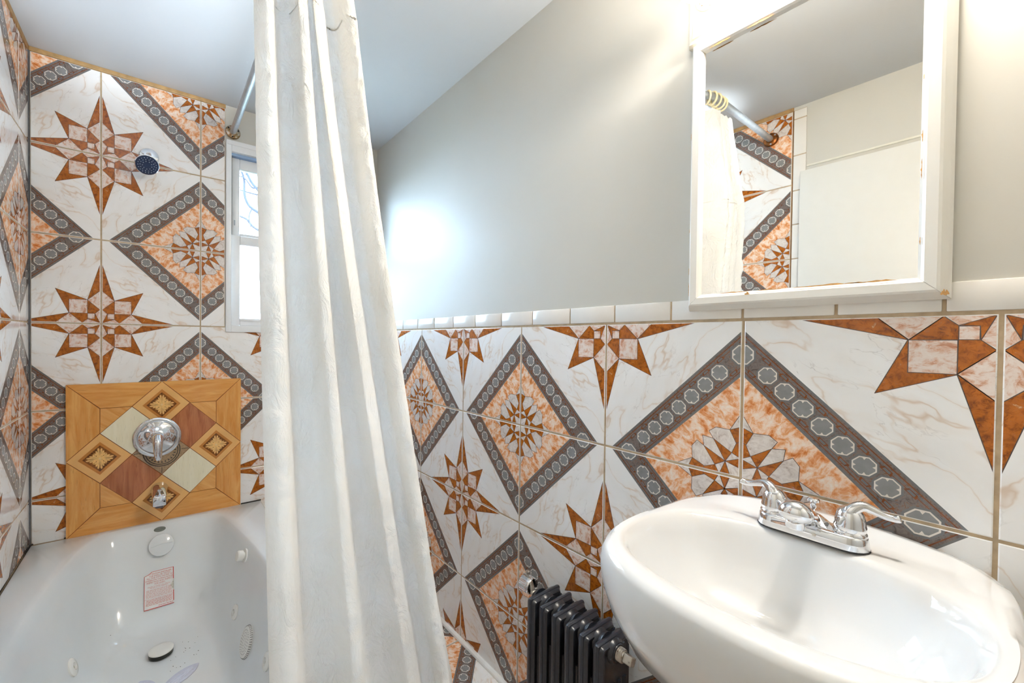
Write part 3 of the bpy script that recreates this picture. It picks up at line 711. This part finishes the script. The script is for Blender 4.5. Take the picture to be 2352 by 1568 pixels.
def carved(cx, cz):
    f = piece('carved_diamond', dia(cx, cz), CARVE_F)
    def CP(a, b_, h): return PP(cx + (a - b_) * .5, cz + (a + b_) * .5, h)     # a,b along the diamond's edges, -1..1
    t = MB(); s_ = .66; t.poly([CP(-s_, -s_, .0015), CP(s_, -s_, .0015), CP(s_, s_, .0015), CP(-s_, s_, .0015)]); t.build('carved_rim', CARVE_S, f, fix=False)
    t = MB(); s_ = .53; t.poly([CP(-s_, -s_, .0016), CP(s_, -s_, .0016), CP(s_, s_, .0016), CP(-s_, s_, .0016)], 0)
    for k in range(9):                                    # bead rows along two opposite edges
        q = -.46 + k * .115
        for sg in (-1, 1):
            t.poly([CP(q + .038 * math.cos(i * PI / 3), sg * .475 + .038 * math.sin(i * PI / 3), .0018) for i in range(6)], 2)
    for k in range(4):                                    # palmettes running to the four tips
        ang = PI / 4 + k * PI / 2
        for j, (da, ln) in enumerate(((-.62, .38), (-.36, .47), (-.13, .58), (.13, .60), (.36, .47), (.62, .38))):
            a = ang + da; d = Vector((math.cos(a), math.sin(a))); n = Vector((-d.y, d.x))
            pr = [(.10, .012), (.55, .030), (.85, .048), (1.0, .02)]
            pts = [d * ln * f_ + n * w for f_, w in pr] + [d * ln * f_ - n * w for f_, w in reversed(pr)]
            t.poly([CP(p.x, p.y, .0019 + j * .00005) for p in pts], 1)
        d = Vector((math.cos(ang + PI / 4), math.sin(ang + PI / 4)))
        for sg in (.22, .36):
            t.poly([CP(d.x * sg + .05 * math.cos(i * PI / 4), d.y * sg + .05 * math.sin(i * PI / 4), .0022) for i in range(8)], 1)
            t.poly([CP(d.x * sg + .024 * math.cos(i * PI / 4), d.y * sg + .024 * math.sin(i * PI / 4), .0023) for i in range(8)], 0)
    t.poly([CP(.06 * math.cos(i * PI / 5), .06 * math.sin(i * PI / 5), .0024) for i in range(10)], 3)
    t.build('carved_ornament', [CARVE_D, CARVE_L, CARVE_K, simple('bead_light', (238, 200, 140), .16)], f, fix=False)
for c in ((0, 2), (2, 0), (0, -2), (-2, 0)): carved(*c)

# tub valve, spout, shower head
V0 = Vector((-.006, yb - .0015, .782))
va = thing('tub_valve', tuple(V0), 'round chrome tub valve with lever handle on the parquet tile panel', 'faucet')
ax = (0, -1, 0)
t = MB(); t.lathe([(.082, -.001), (.083, .003), (.081, .007), (.074, .009), (.066, .0085), (.064, .006), (.050, .010), (.034, .019), (.028, .024), (.0, .025)], V0, ax, 56, 0, True, True); t.build('escutcheon', CHROME, va, sharp=60)
t = MB(); t.lathe([(.024, .022), (.0245, .040), (.021, .046), (.019, .056), (.012, .060), (0, .061)], V0, ax, 32); t.build('hub', CHROME, va, sharp=50)
t = MB(); t.tube(catmull([V0 + Vector((0, -.050, .008)), V0 + Vector((0, -.064, -.008)), V0 + Vector((.001, -.072, -.035)), V0 + Vector((.002, -.074, -.066)), V0 + Vector((.002, -.070, -.082))], 5), [.0165] * 4 + [.0175 - .0004 * k for k in range(14)] + [.011, .010, .007], 20); t.build('lever', CHROME, va, sharp=60)
for sx_ in (-1, 1): disc('screw', V0 + Vector((sx_ * .036, -.0155, -.012)), ax, [(.005, -.004), (.005, .002), (.003, .0035), (0, .0035)], CHROME, va, 12)
P0 = Vector((.0005, yb - .0015, .560))
spt = thing('tub_spout', tuple(P0), 'chrome tub spout with diverter knob low on the parquet tile panel', 'spout')
def rrect(c, hx, hz, r, n=4):
    out = []
    for (sx_, sz_), a0 in zip(((1, 1), (-1, 1), (-1, -1), (1, -1)), (0, PI / 2, PI, 3 * PI / 2)):
        for k in range(n + 1):
            a = a0 + k * PI / 2 / n; out.append(Vector(c) + Vector((sx_ * (hx - r) + r * math.cos(a), 0, sz_ * (hz - r) + r * math.sin(a))))
    return out
t = MB(); t.loft([rrect(P0 + Vector((0, -y, z)), hx, hz, r) for y, z, hx, hz, r in ((0, 0, .031, .031, .0305), (.006, 0, .030, .030, .0295), (.012, 0, .0275, .0275, .027), (.05, -.001, .0262, .0262, .024), (.09, -.004, .0245, .0235, .016), (.118, -.008, .0225, .0205, .008), (.128, -.010, .0215, .0195, .005), (.130, -.010, .0195, .0175, .004))], 0, True, True, True); t.build('spout_body', CHROME, spt, sharp=50)
t = MB(); t.lathe([(.0045, -.004), (.0045, .010), (.0085, .012), (.009, .017), (.006, .019), (0, .019)], P0 + Vector((0, -.104, .013)), (0, 0, 1), 18); t.build('diverter_knob', CHROME, spt)
t = MB(); t.lathe([(.014, 0), (.014, .012), (.011, .013)], P0 + Vector((0, -.112, -.026)), (0, 0, -1), 20); t.build('outlet', simple('outlet_grey', (90, 92, 96), .4), spt)
H0 = Vector((-.035, D - .0005, 1.945))
sh_ = thing('showerhead', tuple(H0), 'small chrome shower head with navy spray face on tiled wall', 'shower head')
disc('escutcheon', H0, ax, [(.033, 0), (.0335, .004), (.030, .010), (.018, .014), (.012, .015)], CHROME, sh_, 36)
HC = Vector((-.040, 2.088, 1.878)); hn = Vector((.10, -.80, -.60)).normalized()
t = MB(); t.tube(catmull([H0 + Vector((0, -.004, 0)), H0 + Vector((0, -.04, -.004)), H0 + Vector((-.002, -.062, -.020)), HC - hn * .030], 5), .0095, 14); t.build('arm', CHROME, sh_)
t = MB(); t.lathe([(.013, -.038), (.0145, -.030), (.013, -.026), (.018, -.020), (.031, -.010), (.0385, -.004), (.0395, .001), (.0378, .003)], HC, hn, 40); t.build('shell', CHROME, sh_, sharp=50)
sf = disc('spray_face', HC, hn, [(.0378, .0005), (.0372, .0034), (.034, .0046), (.0105, .0050), (.0092, .0043), (0, .0043)], NAVY, sh_, 40)
a_ = hn.orthogonal().normalized(); b_ = hn.cross(a_)
for r_n, cnt in ((.0150, 9), (.0223, 14), (.0292, 19)):
    nz = MB()
    for k in range(cnt):
        q = HC + (a_ * math.cos(2 * PI * k / cnt + r_n * 40) + b_ * math.sin(2 * PI * k / cnt + r_n * 40)) * r_n + hn * .0046
        nz.lathe([(.0019, 0), (.0014, .0022), (0, .0024)], q, hn, 8)
    nz.build('nozzle_ring', PEARL, sf)

# ------------------------------------------------------------------ curtain rod, rings, curtain, liner
RZ = 2.136
rod = thing('curtain_rod', (.268, .735, RZ), 'L-shaped grey metal curtain rod running under the ceiling around the tub', 'curtain rod')
arc = [(.268 - .09 + .09 * math.sin(a), .735 + .09 - .09 * math.cos(a), RZ) for a in [k * PI / 16 for k in range(9)]]
t = MB(); t.tube([(-L + .004, .735, RZ + .006)] + arc + [(.268, 1.4, RZ), (.268, D - .004, RZ)], .0130, 20); t.build('tube', STEEL, rod, sharp=60)
fl = disc('flange', (.268, D - .0005, RZ), ax, [(.0305, 0), (.0305, .004), (.027, .009), (.018, .012), (.0150, .016), (.0135, .016)], TARN, rod, 36)
for a in (.4, 2.5, 4.6): disc('screw', (.268 + .023 * math.cos(a), D - .011, RZ + .023 * math.sin(a)), ax, [(.0035, -.002), (.0035, .0015), (0, .002)], BLACK, fl, 10)
fl = disc('flange', (-L + .0005, .735, RZ + .006), (1, 0, 0), [(.0305, 0), (.0305, .004), (.027, .009), (.018, .012), (.0150, .016), (.0135, .016)], simple('rusted_flange', (130, 76, 30), .35, .7, var=.6, scale=80), rod, 36)
for a in (.4, 2.5, 4.6): disc('screw', (-L + .011, .735 + .023 * math.cos(a), RZ + .006 + .023 * math.sin(a)), (1, 0, 0), [(.0035, -.002), (.0035, .0015), (0, .002)], STEEL, fl, 10)

CT = [(.110, .138, .690), (.111, .140, .668), (.118, .152, .652), (.127, .173, .655), (.136, .186, .680), (.143, .197, .705), (.153, .214, .714), (.163, .232, .710), (.1665, .247, .700), (.169, .258, .675), (.164, .262, .656), (.179, .280, .662), (.188, .300, .695), (.199, .334, .700), (.196, .352, .672), (.186, .360, .658), (.207, .385, .672), (.220, .403, .700), (.234, .424, .695), (.236, .421, .672), (.238, .423, .656), (.248, .434, .652), (.258, .444, .662), (.266, .455, .690), (.278, .480, .735), (.280, .500, .775), (.262, .49, .79)]
from mathutils import noise as mn
NU, NV = 220, 420; ZT, ZB = 2.088, .447
base = catmull([(a, c, y) for a, c, y in CT], 12)
def at(f):
    x = f * (len(base) - 1); i = min(int(x), len(base) - 2); return base[i].lerp(base[i + 1], x - i)
rings_ = []
for j in range(NV + 1):
    z = ZT + (ZB - ZT) * j / NV; tt = (1.72 - z) / 1.12
    g_ = tt if tt < 0 else tt ** 1.12 if tt > 0 else 0
    row = []
    for i in range(NU + 1):
        q = at(i / NU); x = q.x + (q.y - q.x) * g_; y = q.z
        k = max(0, (z - 1.72) / (ZT - 1.72))
        y = y * (1 - k) + (.735 + (y - .69) * .45) * k
        x += .42 * k * (x - .175)
        msk = max(0.0, min(1.0, .55 + 1.1 * mn.noise(Vector((q.x * 22, z * 2.2, 9.0)))))
        rg_ = 1 - 2 * abs(mn.noise(Vector((q.x * 34 + z * 13, z * 30 - q.x * 20, 5.5)))); rg2 = 1 - 2 * abs(mn.noise(Vector((q.x * 70 - z * 20, z * 62 + q.x * 30, 1.5))))
        w = mn.noise(Vector((x * 26, z * 12, 3.1))) * .0026 + (rg_ * .0044 + rg2 * .0024) * msk
        zz_ = z - (.010 * abs(math.sin((i / NU) * PI * 8)) ** .7 * (1 - j / NV) if k > 0 else 0)
        row.append((x + w * .35, y + w, zz_))
    rings_.append(row)
t = MB(); t.loft(rings_, 0, True, closed=False)
cur = t.build('shower_curtain', FABRIC, None, (.20, .70, .447), sharp=180, fix=False)
tag(cur, 'crinkled off white fabric shower curtain bunched at the corner of the tub', 'curtain')
rings_ = []
for j in range(61):
    z = 2.085 + (.50 - 2.085) * j / 60; tt = (1.72 - z) / 1.12; g_ = tt if tt < 0 else tt ** 1.12
    xr = .258 + (.444 - .258) * g_ + .006 + max(0, .75 - z) * .10; xl = xr - .12; row = []
    for i in range(25):
        f = i / 24; row.append((xl + (xr - xl) * f, .762 + .010 * math.sin(f * 9 + z * 2) - (.0 if z < 1.8 else 0), z))
    rings_.append(row)
t = MB(); t.loft(rings_, 0, True, closed=False)
tag(t.build('liner', LINER, None, (.3, .74, .5), sharp=180, fix=False), 'clear bluish vinyl liner hanging behind the right edge of the fabric curtain', 'curtain liner')
def ring_mb(c, tilt):
    t = MB(); n = 28; R_ = .0205; c = Vector(c)
    pts = [c + Vector((math.sin(tilt) * R_ * math.cos(2 * PI * k / n), math.cos(tilt) * R_ * math.cos(2 * PI * k / n), R_ * 1.12 * math.sin(2 * PI * k / n))) for k in range(n)]
    rr = []
    for k in range(n):
        d = (pts[k] - c).normalized(); s_ = Vector((math.cos(tilt), -math.sin(tilt), 0))
        rr.append([pts[k] + (d * math.cos(2 * PI * q / 8) + s_ * math.sin(2 * PI * q / 8)) * .0036 for q in range(8)])
    rr.append(rr[0]); t.loft(rr); return t
r0 = ring_mb((0, 0, 0), 0).build('curtain_ring', IVORY)
for k, x in enumerate((.128, .152, .178, .203, .224)):
    o = r0 if k == 0 else r0.copy()
    if k: C.objects.link(o)
    o.location = (x, .825 - .09 * math.cos(math.asin(max(0, x - .178) / .09)), RZ - .0085); o.rotation_euler = (0, 0, (.12, -.1, .18, .30, .55)[k])
    tag(o, ('ivory curtain ring over the rod, nearest the rusty flange of the five', 'ivory curtain ring over the rod, second counted from the rusty flange', 'ivory curtain ring over the rod, the middle one of five above the curtain', 'ivory curtain ring over the rod, fourth counted from the rusty flange', 'ivory curtain ring where the rod starts to bend, farthest from the rusty flange')[k], 'curtain ring', 'curtain rings on the rod')

# ------------------------------------------------------------------ cast iron radiator
rad = thing('radiator', (.872, .70, 0), 'small black cast iron column radiator standing under the wall left of the sink', 'radiator')
HX, HZ = .867, .4705
def rad_section(yc, feet):
    t = MB()
    t.rbox((.8115, yc - .0065, .055), (.9315, yc + .0065, .4975), .006, 2)
    def outl(y, ins):
        x0_, x1_, z0_, z1_ = .8115 + ins, .9315 - ins, .055 + ins, .4975 - ins; r = max(.012 - ins * .4, .003); out = []
        for (cx, cz), a0 in zip(((x1_ - r, z1_ - r), (x0_ + r, z1_ - r), (x0_ + r, z0_ + r), (x1_ - r, z0_ + r)), (0, PI / 2, PI, 3 * PI / 2)):
            for k in range(5):
                a = a0 + k * PI / 8; out.append((cx + r * math.cos(a), y, cz + r * math.sin(a)))
        return out
    t.loft([outl(yc - .0125, .0165), outl(yc - .0150, .0125), outl(yc - .0145, .0085), outl(yc - .0070, .0035), outl(yc + .0070, .0035), outl(yc + .0145, .0085), outl(yc + .0150, .0125), outl(yc + .0125, .0165)], 0, True, True, True)
    for sg in (-1, 1):                                   # four upright columns with flutes between them
        for x in (.838, .8605, .8835, .905):
            t.tube([(x, yc + sg * .0125, .09), (x, yc + sg * .0125, .395)], .0062, 8)
        t.lathe([(.030, 0), (.028, .006), (.024, .0105)], (HX, yc + sg * .011, HZ), (0, sg, 0), 24)
        t.lathe([(.004, 0), (.004, .004), (0, .005)], (.922, yc + sg * .0125, .478), (0, sg, 0), 10)
    if feet:
        for x in (.826, .917): t.tube([(x, yc, .07), (x, yc, .03), (x, yc, 0)], [.014, .011, .016], 12)
    return t
ys = [.588, .631, .6745, .718, .7615, .805]; bases = {}
for k, y in enumerate(ys):
    f = k in (0, 5)
    if f not in bases: bases[f] = o = rad_section(y, f).build('section', IRON, rad, (HX, y, 0), sharp=40)
    else:
        o = bases[f].copy(); C.objects.link(o); o.location = Vector((HX, y, 0)) - ORG['radiator']
for a, c in zip(ys, ys[1:]):
    t = MB(); t.lathe([(.0215, .010), (.0205, .016), (.0205, .028), (.0215, .034)], (HX, a, HZ), (0, 1, 0), 24); t.build('hub', IRON, rad)
    t = MB(); t.lathe([(.0205, .010), (.0205, .034)], (HX, a, .095), (0, 1, 0), 20); t.build('hub', IRON, rad)
pl = MB(); pl.lathe([(.0215, -.002), (.0205, .012), (.019, .014)], (HX, .5785, HZ), (0, -1, 0), 24); pl = pl.build('plug_collar', IRON, rad)
t = MB()
for k in range(5): t.lathe([(.0148, .012 + k * .003), (.0162, .0135 + k * .003), (.0148, .015 + k * .003)], (HX, .5785, HZ), (0, -1, 0), 24)
t.lathe([(.0125, .026), (.0125, .030)], (HX, .5785, HZ), (0, -1, 0), 20); t.build('thread', WORN, pl)
bm = bmesh.new(); bmesh.ops.create_cube(bm, size=1)
for v in bm.verts: v.co = Matrix.Rotation(.5, 3, 'Y') @ Vector((v.co.x * .0195, v.co.y * .021, v.co.z * .0195)) + Vector((HX, .5785 - .040, HZ))
bmesh.ops.bevel(bm, geom=bm.edges[:], offset=.0014, segments=1, affect='EDGES'); t = MB(); t.bm(bm, 0, False); t.build('square_plug', WORN, pl)
# vent at the far end
t = MB(); t.lathe([(.0215, .012), (.020, .020), (.016, .030), (.0, .031)], (HX, .805, HZ), (0, 1, 0), 22); t.build('hub', IRON, rad)
t = MB(); t.tube(catmull([(HX, .826, HZ), (HX, .842, HZ + .004), (HX - .001, .850, HZ + .018), (HX - .001, .858, HZ + .034)], 4), [.010] * 6 + [.008] * 7, 14); t.build('elbow', WORN, rad)
vc = Vector((.868, .848, .4905)); va_ = Vector((-.05, 1, .02)).normalized()
v_ = MB(); v_.lathe([(.0175, .004), (.0215, .000), (.0235, .003), (.0240, .007), (.0225, .0085), (.0240, .010), (.0240, .034), (.021, .037), (0, .037)], vc, va_, 36, 0, False, True)
v_ = v_.build('air_vent', CHROME, rad, sharp=40)
t = MB(); t.lathe([(.0172, .0045), (.0165, .016), (.0, .017)], vc, va_, 30, 0, False, True); t.build('vent_bore', simple('vent_bore_steel', (120, 124, 130), .25, .9), v_)
t = MB(); t.tube([vc + va_ * .002, vc + va_ * .016], .0055, 10); t.build('valve_pin', WORN, v_)
t = MB(); t.lathe([(.0045, 0), (.0045, .006), (.0068, .007), (.0068, .013), (.005, .015), (0, .015)], vc + va_ * .02 + Vector((0, 0, .023)), (0, 0, 1), 6); t.build('bleed_nut', WORN, v_)

# ------------------------------------------------------------------ sink
SX, SY = .712, .220
snk = thing('pedestal_sink', (SX + .06, SY, 0), 'white porcelain pedestal sink below the framed mirror', 'sink')
NP = 128
outer = [(.256, 0), (.256, .10), (.255, .172), (.240, .203), (.19, .218), (.09, .226), (0, .228), (-.07, .221), (-.132, .193), (-.175, .136), (-.195, .07), (-.200, 0)]
inner = [(.156, 0), (.152, .07), (.134, .130), (.100, .174), (.05, .197), (0, .203), (-.06, .194), (-.108, .163), (-.138, .112), (-.153, .055), (-.156, 0)]
def sym(p): return [(SX + x, SY + y) for x, y in p] + [(SX + x, SY - y) for x, y in reversed(p[1:-1])]
outer = [tuple(q[:2]) for q in catmull([(x, y, 0) for x, y in sym(outer)], 6, True)]; inner = [tuple(q[:2]) for q in catmull([(x, y, 0) for x, y in sym(inner)], 6, True)]
SD = [(math.cos(2 * PI * k / NP), math.sin(2 * PI * k / NP)) for k in range(NP)]
def samp(p, c=(SX, SY)): return [ray2(p, c, d) for d in SD]
OU, IN = samp(outer), samp(inner); CC = [(SX, SY)] * NP
def toward(R, f, c=None): return lerp2(R, c or CC, f)
def wall(R): return [(min(x, S - .0015), y) for x, y in R]
PX = [(.86, SY)] * NP
def stalk(rx, ry, cx=.872): return [(cx + rx * d[0], SY + ry * d[1]) for d in SD]
def lipz(R, z):
    out = []
    for x, y in R:
        u = max(0.0, min(1.0, (x - SX - .207) / .037)); u = u * u * (3 - 2 * u)
        w = max(0.0, 1 - ((y - SY) / .205) ** 2) ** .6
        out.append((x, y, z + .0265 * u * w - .010 * u * (1 - w)))
    return out
RIM = .8755
rg = [zz(stalk(.075, .085), .56), zz(stalk(.080, .092), .60), zz(lerp2(stalk(.09, .11, .85), OU, .18), .648), zz(lerp2(stalk(.09, .11, .84), OU, .48), .690), zz(wall(toward(OU, .16)), .735), zz(wall(toward(OU, .06)), .775),
      zz(wall(toward(OU, .010)), .812), zz(wall(toward(OU, -.006)), .838), lipz(wall(toward(OU, -.004)), .852), lipz(wall(toward(OU, .010)), .864), lipz(wall(toward(OU, .028)), .8715), lipz(wall(lerp2(toward(OU, .045), IN, .10)), RIM - .001),
      lipz(wall(lerp2(OU, IN, .40)), RIM), lipz(lerp2(OU, IN, .55), RIM), lipz(lerp2(OU, IN, .72), RIM), lipz(lerp2(OU, IN, .92), RIM - .001), zz(IN, RIM - .004), zz(toward(IN, .028), RIM - .0105), zz(toward(IN, .060), .848), zz(toward(IN, .12), .815), zz(toward(IN, .20), .784), zz(toward(IN, .33), .758),
      zz(toward(IN, .55), .746), zz(toward(IN, .74), .736), zz(toward(IN, .88), .732)]
rg = [[tuple(p) for p in r] for r in rg]
t = MB(); t.loft(rg, 0, True, True, True); basin = t.build('basin', PORC, snk, sharp=80)
t = MB(); t.lathe([(.115, 0), (.118, .03), (.098, .06), (.078, .12), (.070, .30), (.074, .48), (.084, .60)], (.872, SY, 0), (0, 0, 1), 40)
t.build('pedestal', PORC, snk, sharp=80)
t = MB(); t.lathe([(.024, 0), (.024, .002), (.019, .003), (.016, -.002), (0, -.003)], (SX, SY, .7325), (0, 0, 1), 28); t.build('drain', CHROME, snk)

# faucet on the sink's back ledge
FX, FZ = .8905, RIM + .0005
fc = thing('faucet', (FX, SY, FZ), 'chrome two-handle faucet mounted on the back ledge of the white sink', 'faucet')
def stad(hx, hy, z, n=10):
    out = []
    for cy, a0 in ((hy - hx, 0), (-(hy - hx), PI)):
        for k in range(n + 1):
            a = a0 + PI * k / n; out.append((FX + hx * math.cos(a), SY + cy + hx * math.sin(a), FZ + z))
    return out
t = MB(); t.loft([stad(.0275, .0752, 0), stad(.0280, .0757, .003), stad(.0258, .0735, .019), stad(.0242, .0718, .0222), stad(.0215, .069, .0232)], 0, True, True, True); t.build('deck_plate', CHROME, fc, sharp=50)
t = MB(); t.loft([stad(.0283, .0762, 0), stad(.0283, .0762, .0018)], 0, False, True, True); t.build('gasket', BLACK, fc)
t = MB()                                                # raised ridge between the handles, under the spout
t.loft([[(FX + x, SY + y, FZ + z) for x, z in ((-.020, .020), (-.017, .0215 + h * .35), (-.004, .0222 + h), (.004, .0222 + h), (.017, .0215 + h * .35), (.020, .020))] for y, h in ((-.040, .0005), (-.026, .007), (-.012, .016), (0, .019), (.012, .016), (.026, .007), (.040, .0005))], 0, False, True, True)
t.build('saddle', CHROME, fc)
t = MB()
path = catmull([(FX + .008, SY, FZ + .012), (FX - .014, SY, FZ + .028), (FX - .036, SY, FZ + .0385), (FX - .058, SY, FZ + .0475), (FX - .074, SY, FZ + .0530)], 6)
n_ = len(path) - 1
def sprof(f): return .0150 + .0076 * f ** .8
sp_r = []
for i, p in enumerate(path):
    f = i / n_; d = (path[min(i + 1, n_)] - path[max(i - 1, 0)]).normalized(); up = Vector((0, 1, 0)).cross(d).normalized(); up = up if up.z > 0 else -up
    r = sprof(f); sp_r.append([p + Vector((0, 1, 0)) * math.cos(a) * r * 1.02 + up * math.sin(a) * r * (.95 if math.sin(a) > 0 else .62) for a in [2 * PI * k / 24 for k in range(24)]])
last = sp_r[-1]; cen = sum((Vector(p) for p in last), Vector()) / 24; dd = (path[-1] - path[-2]).normalized()
for k, (s_, e) in enumerate(((.97, .0065), (.88, .0125), (.70, .0175), (.42, .0205), (.12, .0215))): sp_r.append([cen + (p - cen) * s_ + dd * e for p in last])
t.loft(sp_r, 0, True, True, True); t.build('spout', CHROME, fc, sharp=70)
t = MB(); t.lathe([(.0125, 0), (.0125, .010), (.0115, .013), (0, .013)], (FX - .076, SY, FZ + .0435), (-.15, 0, -1), 24); t.build('aerator', CHROME, fc)
t = MB(); t.tube([(FX + .020, SY + .001, FZ + .012), (FX + .020, SY + .001, FZ + .048)], .0022, 10); t.lathe([(.003, 0), (.0045, .003), (.0040, .010), (.0085, .0125), (.009, .016), (.007, .0185), (0, .019)], (FX + .020, SY + .001, FZ + .040), (0, 0, 1), 20); t.build('lift_rod', CHROME, fc)
t = MB(); t.lathe([(.0028, -.001), (.0026, .0012), (0, .0018)], (FX - .0268, SY - .012, FZ + .0115), (-.99, 0, .12), 12); t.build('dot_badge', WORN, fc)
for sg in (1, -1):
    hy = SY + sg * .0508
    h_ = MB(); h_.lathe([(.0215, 0), (.0215, .004), (.0195, .0065), (.0205, .009), (.0205, .014), (.0195, .017), (.0190, .024), (.0165, .034), (.0115, .0415), (.005, .0445), (0, .045)], (FX, hy, FZ + .0212), (0, 0, 1), 36)
    h_ = h_.build('handle', CHROME, fc, sharp=50)
    t = MB(); pth = catmull([(FX - .010, hy - sg * .004, FZ + .040), (FX - .006, hy + sg * .002, FZ + .060), (FX, hy + sg * .014, FZ + .0695), (FX + .002, hy + sg * .027, FZ + .0665), (FX + .003, hy + sg * .040, FZ + .0620), (FX + .003, hy + sg * .050, FZ + .0615), (FX + .003, hy + sg * .056, FZ + .0635)], 4)
    rr_ = [.0085, .0088, .0090, .0092, .0092, .0090, .0086, .0082, .0078, .0074, .0070, .0066, .0063, .0060, .0057, .0055, .0053, .0052, .0051, .0051, .0053, .0056, .0058, .0058, .0050]
    t.tube(pth, rr_[:len(pth)], 16, 0, True, .8); t.build('lever', CHROME, h_, sharp=70)

# ------------------------------------------------------------------ mirror cabinet, vanity light
MY0, MY1, MZ0, MZ1 = .076, .460, 1.273, 1.853; XF = S - .038; XM = S - .029; FW = .033
cab = thing('mirror_cabinet', (S - .004, (MY0 + MY1) / 2, MZ0), 'mirror in a chipped white wooden frame hung above the sink', 'mirror')
def fr_ring(ins, x): return [(x, MY0 + ins, MZ0 + ins), (x, MY1 - ins, MZ0 + ins), (x, MY1 - ins, MZ1 - ins), (x, MY0 + ins, MZ1 - ins)]
cor = [(-1, -1), (1, -1), (1, 1), (-1, 1)]
prof = [(0.0, S + .0005), (-.002, S - .010), (.001, S - .020), (.0075, XF + .003), (.011, XF), (FW - .009, XF), (FW - .005, XF + .003), (FW - .001, XM + .0005), (FW, XM + .002), (FW, S + .0005)]
for k in range(4):                                       # four mitred rails
    a, c = k, (k + 1) % 4; g = .0003; t = MB(); rs = []
    for (i, x) in prof:
        q = fr_ring(i, x); p0, p1 = Vector(q[a]), Vector(q[c]); d = (p1 - p0).normalized() * g
        rs.append([p0 + d, p1 - d])
    t.add([p for r in rs for p in r], [(2 * i, 2 * i + 1, 2 * i + 3, 2 * i + 2) for i in range(len(rs) - 1)], 0, False)
    t.build('frame_rail', CHIP, cab, fix=False)
t = MB(); t.box((XM, MY0 + FW - .004, MZ0 + FW - .004), (XM + .004, MY1 - FW + .004, MZ1 - FW + .004)); t.build('mirror_glass', MIRROR, cab)
rnd = random.Random(21)                                 # bare-wood chips along the frame's inner edges
def chip(y, z, ln, ht, x, along='y'):
    n = 11; t = MB(); up = [(y + ln * (k / n - .5), z + ht * (.2 + .8 * rnd.random()) * math.sin(PI * (k + .5) / (n + 1))) for k in range(n + 1)]
    dn = [(y + ln * (k / n - .5), z - ht * .3 * rnd.random() * math.sin(PI * (k + .5) / (n + 1))) for k in range(n, -1, -1)]
    P_ = [(x, a, b_) for a, b_ in up + dn] if along == 'y' else [(x, y + (b_ - z), z + (a - y)) for a, b_ in up + dn]
    t.prism(P_, (.0008, 0, 0)); t.build('paint_chip', CHIPWOOD, cab)
zi0, zi1 = MZ0 + FW, MZ1 - FW
for y, ln, ht in ((.365, .06, .0022), (.300, .05, .0020), (.215, .10, .0030), (.155, .06, .0034)): chip(y, zi0 - .0028, ln, ht, XF + .0012)
chip(.338, zi0 - .008, .009, .006, XF - .0003); chip(.398, zi1 + .004, .040, .0035, XF + .0012); chip(.325, zi1 + .004, .045, .004, XF + .0012)
for z, ln in ((1.36, .012), (1.47, .03), (1.52, .018), (1.61, .008)): chip(MY0 + FW - .004, z, ln, .0016, XF + .001, 'z')
for z, ln in ((1.32, .03), (1.36, .015), (1.45, .01), (1.66, .015)): chip(MY1 + .0012, z, ln, .0012, S - .018, 'z')
chip(MY0 + .003, MZ0 + .004, .009, .009, XF + .006)

VZ0, VZ1, VY0, VY1 = 1.862, 2.035, .066, .472
van = thing('vanity_light', (S - .004, (VY0 + VY1) / 2, VZ0), 'white strip light with round warm bulbs mounted above the mirror', 'wall lamp')
t = MB()
def vr(i, x): return [(x, VY0 + i, VZ0 + i), (x, VY1 - i, VZ0 + i), (x, VY1 - i, VZ1 - i), (x, VY0 + i, VZ1 - i)]
t.loft([vr(0, S + .0005), vr(-.001, S - .010), vr(.003, S - .018), vr(.009, S - .020), vr(.012, S - .0225), vr(.016, S - .0225), vr(.018, S - .020), vr(.019, S - .0205)], 0, False, True, True); t.build('back_plate', simple('white_enamel', (206, 197, 180), .3), van)
for kb, y in enumerate((.428, .269, .110)):
    q = (S - .020, y, 1.945)
    s_ = MB(); s_.lathe([(.0250, 0), (.0255, .004), (.0215, .007), (.0225, .022), (.0210, .026), (.0185, .0265), (.0170, .014)], q, (-1, 0, 0), 32, 0, True, True); s_ = s_.build('socket', SOCK, van)
    t = MB(); t.lathe([(.0125, .015), (.0135, .024), (.020, .032), (.0285, .042), (.0330, .056), (.0330, .066), (.0285, .080), (.0185, .090), (.007, .0945), (0, .095)], q, (-1, 0, 0), 24); t.build('bulb', GLOW[kb], van)

# ------------------------------------------------------------------ door leaf on the left wall (seen in the mirror)
dr_ = bpy.data.objects.new('door_1', None); C.objects.link(dr_); dr_.location = (-L + .02, .24, .01); ORG['door_1'] = Vector((-L + .02, .24, .01)); tag(dr_, kind='structure')
t = MB(); t.rbox((-L + .012, -.12, .012), (-L + .046, .611, 1.947), .002); t.build('leaf', simple('white_door_paint', (218, 216, 210), .4, var=.01), dr_)
t = MB(); t.lathe([(.024, 0), (.024, .004), (.010, .008), (.010, .030), (.024, .040), (.027, .052), (.018, .062), (0, .064)], (-L + .046, .555, .98), (1, 0, 0), 24); t.build('door_knob', CHROME, dr_)
for z in (.25, 1.70):
    t = MB(); t.tube([(-L + .012, -.123, z - .04), (-L + .012, -.123, z + .04)], .006, 10); t.build('hinge', STEEL, dr_)
t = MB(); t.rbox((-L - .0025, -.14, 1.975), (-L + .003, .60, 1.983), .001); tag(t.build('trim_4', simple('pale_wall_line', (222, 218, 204), .5)), kind='structure')  # thin pale line across the wall above the door
